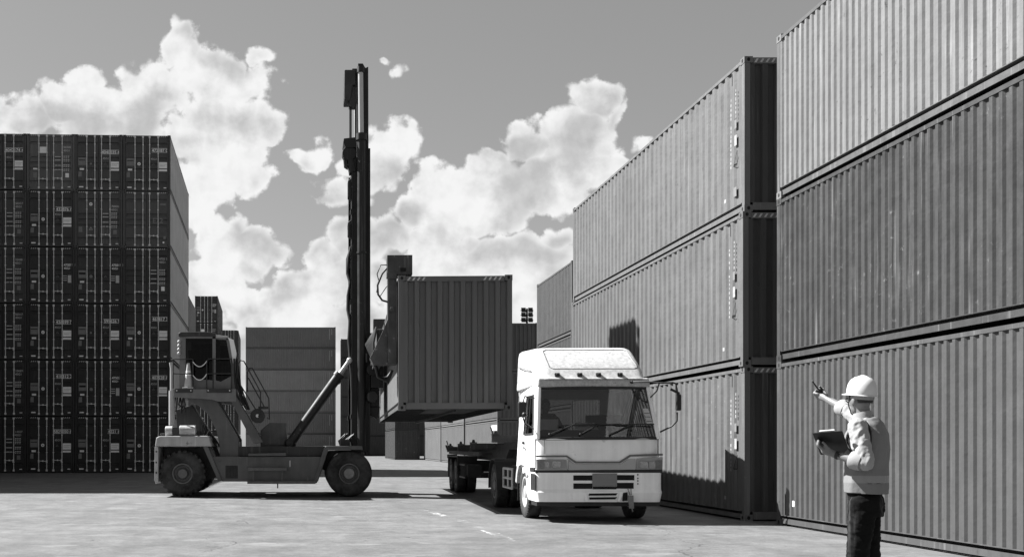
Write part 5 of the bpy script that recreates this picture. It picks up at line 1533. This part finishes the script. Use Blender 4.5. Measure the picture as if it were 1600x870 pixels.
# vest
vm = person_mesh([('loft', [(m(-.015,0,1.03),F*.160,Lf*.200),(m(-.015,0,1.12),F*.162,Lf*.200),(m(-.01,0,1.25),F*.162,Lf*.198),(m(-.012,0,1.40),F*.170,Lf*.204),(m(-.018,0,1.50),F*.158,Lf*.190),(m(-.02,0,1.575),F*.122,Lf*.160),(m(-.018,0,1.62),F*.092,Lf*.108)], 2.5)], .010, 3, rs=S)
wrinkle(vm, .012, 12, 6, 11)
vm.materials.append(VEST); vm.materials.append(VBAND)
bm = bmesh.new(); bm.from_mesh(vm)
nrm = (Z+F*.30).normalized()
bmesh.ops.bisect_plane(bm, geom=bm.verts[:]+bm.edges[:]+bm.faces[:], plane_co=m(.0,0,1.605), plane_no=nrm, clear_outer=True)
bmesh.ops.bisect_plane(bm, geom=bm.verts[:]+bm.edges[:]+bm.faces[:], plane_co=m(0,0,1.055), plane_no=-Z+F*.03, clear_outer=True)
for z_ in (1.135, 1.19): bmesh.ops.bisect_plane(bm, geom=bm.verts[:]+bm.edges[:]+bm.faces[:], plane_co=m(0,0,z_), plane_no=Z)
for f in bm.faces:
    if 1.135 < f.calc_center_median().z < 1.19: f.material_index = 1
for s, c in ((1, shL), (-1, shR)):
    kill = []
    for f in bm.faces:
        q = f.calc_center_median()
        if q.dot(Lf)*s > .105 and (((q-c).dot(F))/.088)**2+((q.z-c.z+.075)/.135)**2 < 1: kill.append(f)
    bmesh.ops.delete(bm, geom=kill, context='FACES')
edge = [e_ for e_ in bm.edges if e_.is_boundary and 1.07 < e_.verts[0].co.z < 1.60 and abs(e_.verts[0].co.dot(Lf)) > .09]
rim_ = {}
for s in (1, -1):
    vs1 = {v for e_ in edge for v in e_.verts if v.co.dot(Lf)*s > 0}
    c = shL if s > 0 else shR
    rim_[s] = [v.co.copy() for v in sorted(vs1, key=lambda v: math.atan2(v.co.z-(c.z-.075), (v.co-c).dot(F)))]
bm.to_mesh(vm); bm.free()
vest = link('vest', vm, man); sol = vest.modifiers.new('thick', 'SOLIDIFY'); sol.thickness = .007; sol.offset = 1
for s in (1, -1):
    pts = rim_[s][::2]
    if len(pts) > 6:
        sm = [(pts[i-1]+pts[i]+pts[(i+1) % len(pts)])/3+Lf*s*.006 for i in range(len(pts))]
        b = MB(); b.pipe(sm+[sm[0]], .0065, 6); b.build('armhole_trim', BLK, vest, smooth=60)
tr_ = person_mesh([('loft', [(m(-.01,0,.88),F*.138,Lf*.185),(m(-.012,0,.97),F*.142,Lf*.182),(m(0,0,1.075),F*.126,Lf*.170)], 2.5), ('cap', hipL-Z*.02, .112, knL, .088), ('cap', knL, .086, anL+Z*.03, .076), ('cap', hipR-Z*.02, .112, knR, .088), ('cap', knR, .086, anR+Z*.03, .076)], .009, 4, rs=S)
wrinkle(tr_, .010, 15, 24, 5)
tr_.materials.append(JEANS); link('trousers', tr_, man)
for a_ in (anL, anR):
    b = MB(); b.loft([(a_-F*.09-Z*.035,Lf*.042,Z*.05),(a_-F*.03-Z*.03,Lf*.048,Z*.058),(a_+F*.06-Z*.045,Lf*.05,Z*.043),(a_+F*.15-Z*.058,Lf*.045,Z*.03),(a_+F*.19-Z*.065,Lf*.025,Z*.02)], 16); b.build('shoe', SHOE, man, smooth=60)
fl = (wrL-elL).normalized()
b = MB(); b.lathe([(.031,-.012),(.033,0),(.031,.012)], wrL-fl*.02, fl, 16); b.cyl(wrL-fl*.02+Vector((0,-.027,0)), wrL-fl*.02+Vector((0,-.037,0)), .017, n=12); b.build('wrist_watch', BLK, man, smooth=40)

rd = thing('handheld_radio', 'black handheld radio with a thin aerial in the raised hand', 'radio', tuple(Vector((MX,MY,0))+pR+gx*.048+gy*.014))
b = MB()
def rb(x0,x1,y0,y1,z0,z1): b.hexa([gx*x+gy*y+gz*z for x,y,z in ((x0,y0,z0),(x1,y0,z0),(x1,y1,z0),(x0,y1,z0),(x0,y0,z1),(x1,y0,z1),(x1,y1,z1),(x0,y1,z1))])
rb(-.014,.018,-.010,.030,-.095,.062); b.build('radio_body', BLK, rd, bevel=.005)
b = MB(); b.cyl(gz*.06, gz*.165+gx*.01, .007, .0055, n=8); b.build('aerial', BLK, rd)
b = MB(); b.cyl(gz*.06+gy*.022, gz*.078+gy*.022, .007, n=8); b.build('knob', BLK, rd)

cb_ = thing('clipboard', 'black clipboard seen from its back in the left hand of the man', 'clipboard', tuple(Vector((MX,MY,0))+cpos))
def slab(b, a0,a1,d0,d1,t0,t1): b.hexa([cbp(*p) for p in ((a0,d0,t0),(a1,d0,t0),(a1,d1,t0),(a0,d1,t0),(a0,d0,t1),(a1,d0,t1),(a1,d1,t1),(a0,d1,t1))])
b = MB(); slab(b, -.103,.103,-.125,.125,-.002,.002); b.build('board', mat('clipboard_black', .010, .45), cb_, bevel=.001)
b = MB(); slab(b, -.092,.092,-.118,.118,.0025,.0045); b.build('paper', WHITE, cb_)
b = MB(); slab(b, -.055,.05,-.133,-.105,.005,.014); b.build('clip', STEEL, cb_, bevel=.002)

# driver seated behind the windscreen
dv = thing('person', 'driver in a dark shirt sitting at the wheel behind the truck windscreen', 'person', (0,0,0))
dv.location = Matrix.Translation(TR.location) @ Matrix.Rotation(R(-1.75), 4, 'Z') @ Vector((-.66, 1.45, 0)); dv.rotation_euler = (0,0,R(-1.75))
dp = [('loft', [((0,.1,1.42),(.18,0,0),(0,.13,0)),((0,.12,1.6),(.17,0,0),(0,.12,0)),((0,.12,1.85),(.19,0,0),(0,.115,0)),((0,.12,1.98),(.17,0,0),(0,.09,0)),((0,.12,2.03),(.08,0,0),(0,.06,0))], 2.3),
  ('cap', (0,.12,2.0), .06, (0,.08,2.1), .055), ('ball', (0,.05,2.19), .10, (.82,1.0,1.2)), ('cap', (0,-.045,2.18), .012, (0,-.06,2.14), .016), ('ball', (.08,.06,2.17), .025, (.5,.8,1.1)), ('ball', (-.08,.06,2.17), .025, (.5,.8,1.1)),
  ('cap', (-.20,.1,1.93), .06, (-.27,-.15,1.70), .048), ('cap', (-.27,-.15,1.70), .045, (-.20,-.55,1.80), .032), ('cap', (.20,.1,1.93), .06, (.30,-.12,1.68), .048), ('cap', (.30,-.12,1.68), .045, (.16,-.55,1.74), .032),
  ('cap', (-.1,.05,1.48), .09, (-.13,-.45,1.50), .07), ('cap', (.1,.05,1.48), .09, (.13,-.45,1.50), .07), ('cap', (-.13,-.45,1.50), .065, (-.14,-.6,1.08), .045), ('cap', (.13,-.45,1.50), .065, (.14,-.6,1.08), .045)]
for sx, c in ((-1, Vector((-.20,-.60,1.80))), (1, Vector((.16,-.60,1.74)))):
    dp += [('cap', c+Vector((0,.05,0)), .03, c+Vector((0,-.02,.01)), .034)]
    for k in range(4): x = -.03+.02*k; dp += [('cap', c+Vector((x,-.05,.0)), .0105, c+Vector((x,-.10,.02)), .0098), ('cap', c+Vector((x,-.10,.02)), .0098, c+Vector((x*.9,-.09,-.025)), .009)]
    dp += [('cap', c+Vector((-sx*.03,-.0,.02)), .012, c+Vector((-sx*.035,-.06,.05)), .010)]
dm = person_mesh(dp, .012, 4); dm.materials.append(SKIN); link('body', dm, dv)
ds = person_mesh([('loft', [((0,.1,1.40),(.20,0,0),(0,.15,0)),((0,.12,1.6),(.19,0,0),(0,.14,0)),((0,.12,1.85),(.21,0,0),(0,.135,0)),((0,.12,1.98),(.19,0,0),(0,.105,0)),((0,.12,2.035),(.085,0,0),(0,.07,0))], 2.3),
  ('cap', (-.20,.1,1.93), .075, (-.27,-.15,1.70), .062), ('cap', (-.27,-.15,1.70), .062, (-.215,-.45,1.78), .048), ('cap', (.20,.1,1.93), .075, (.30,-.12,1.68), .062), ('cap', (.30,-.12,1.68), .06, (.19,-.45,1.73), .048)], .014, 4)
ds.materials.append(mat('driver_shirt', .10, .8)); link('shirt', ds, dv)
dt = person_mesh([('cap', (-.1,.08,1.50), .11, (-.13,-.45,1.51), .085), ('cap', (.1,.08,1.50), .11, (.13,-.45,1.51), .085), ('cap', (-.13,-.45,1.51), .08, (-.14,-.6,1.12), .06), ('cap', (.13,-.45,1.51), .08, (.14,-.6,1.12), .06)], .014, 3)
dt.materials.append(JEANS); link('trousers', dt, dv)
b = MB(); b.ball((0,.075,2.225), .108, 16, (.84,1.0,1.1)); b.f = [f for f in b.f if sum(b.v[i].z for i in f)/len(f) > 2.20 or sum(b.v[i].y for i in f)/len(f) > .12]; b.m = b.m[:len(b.f)]; b.build('hair', HAIR, dv, smooth=60)
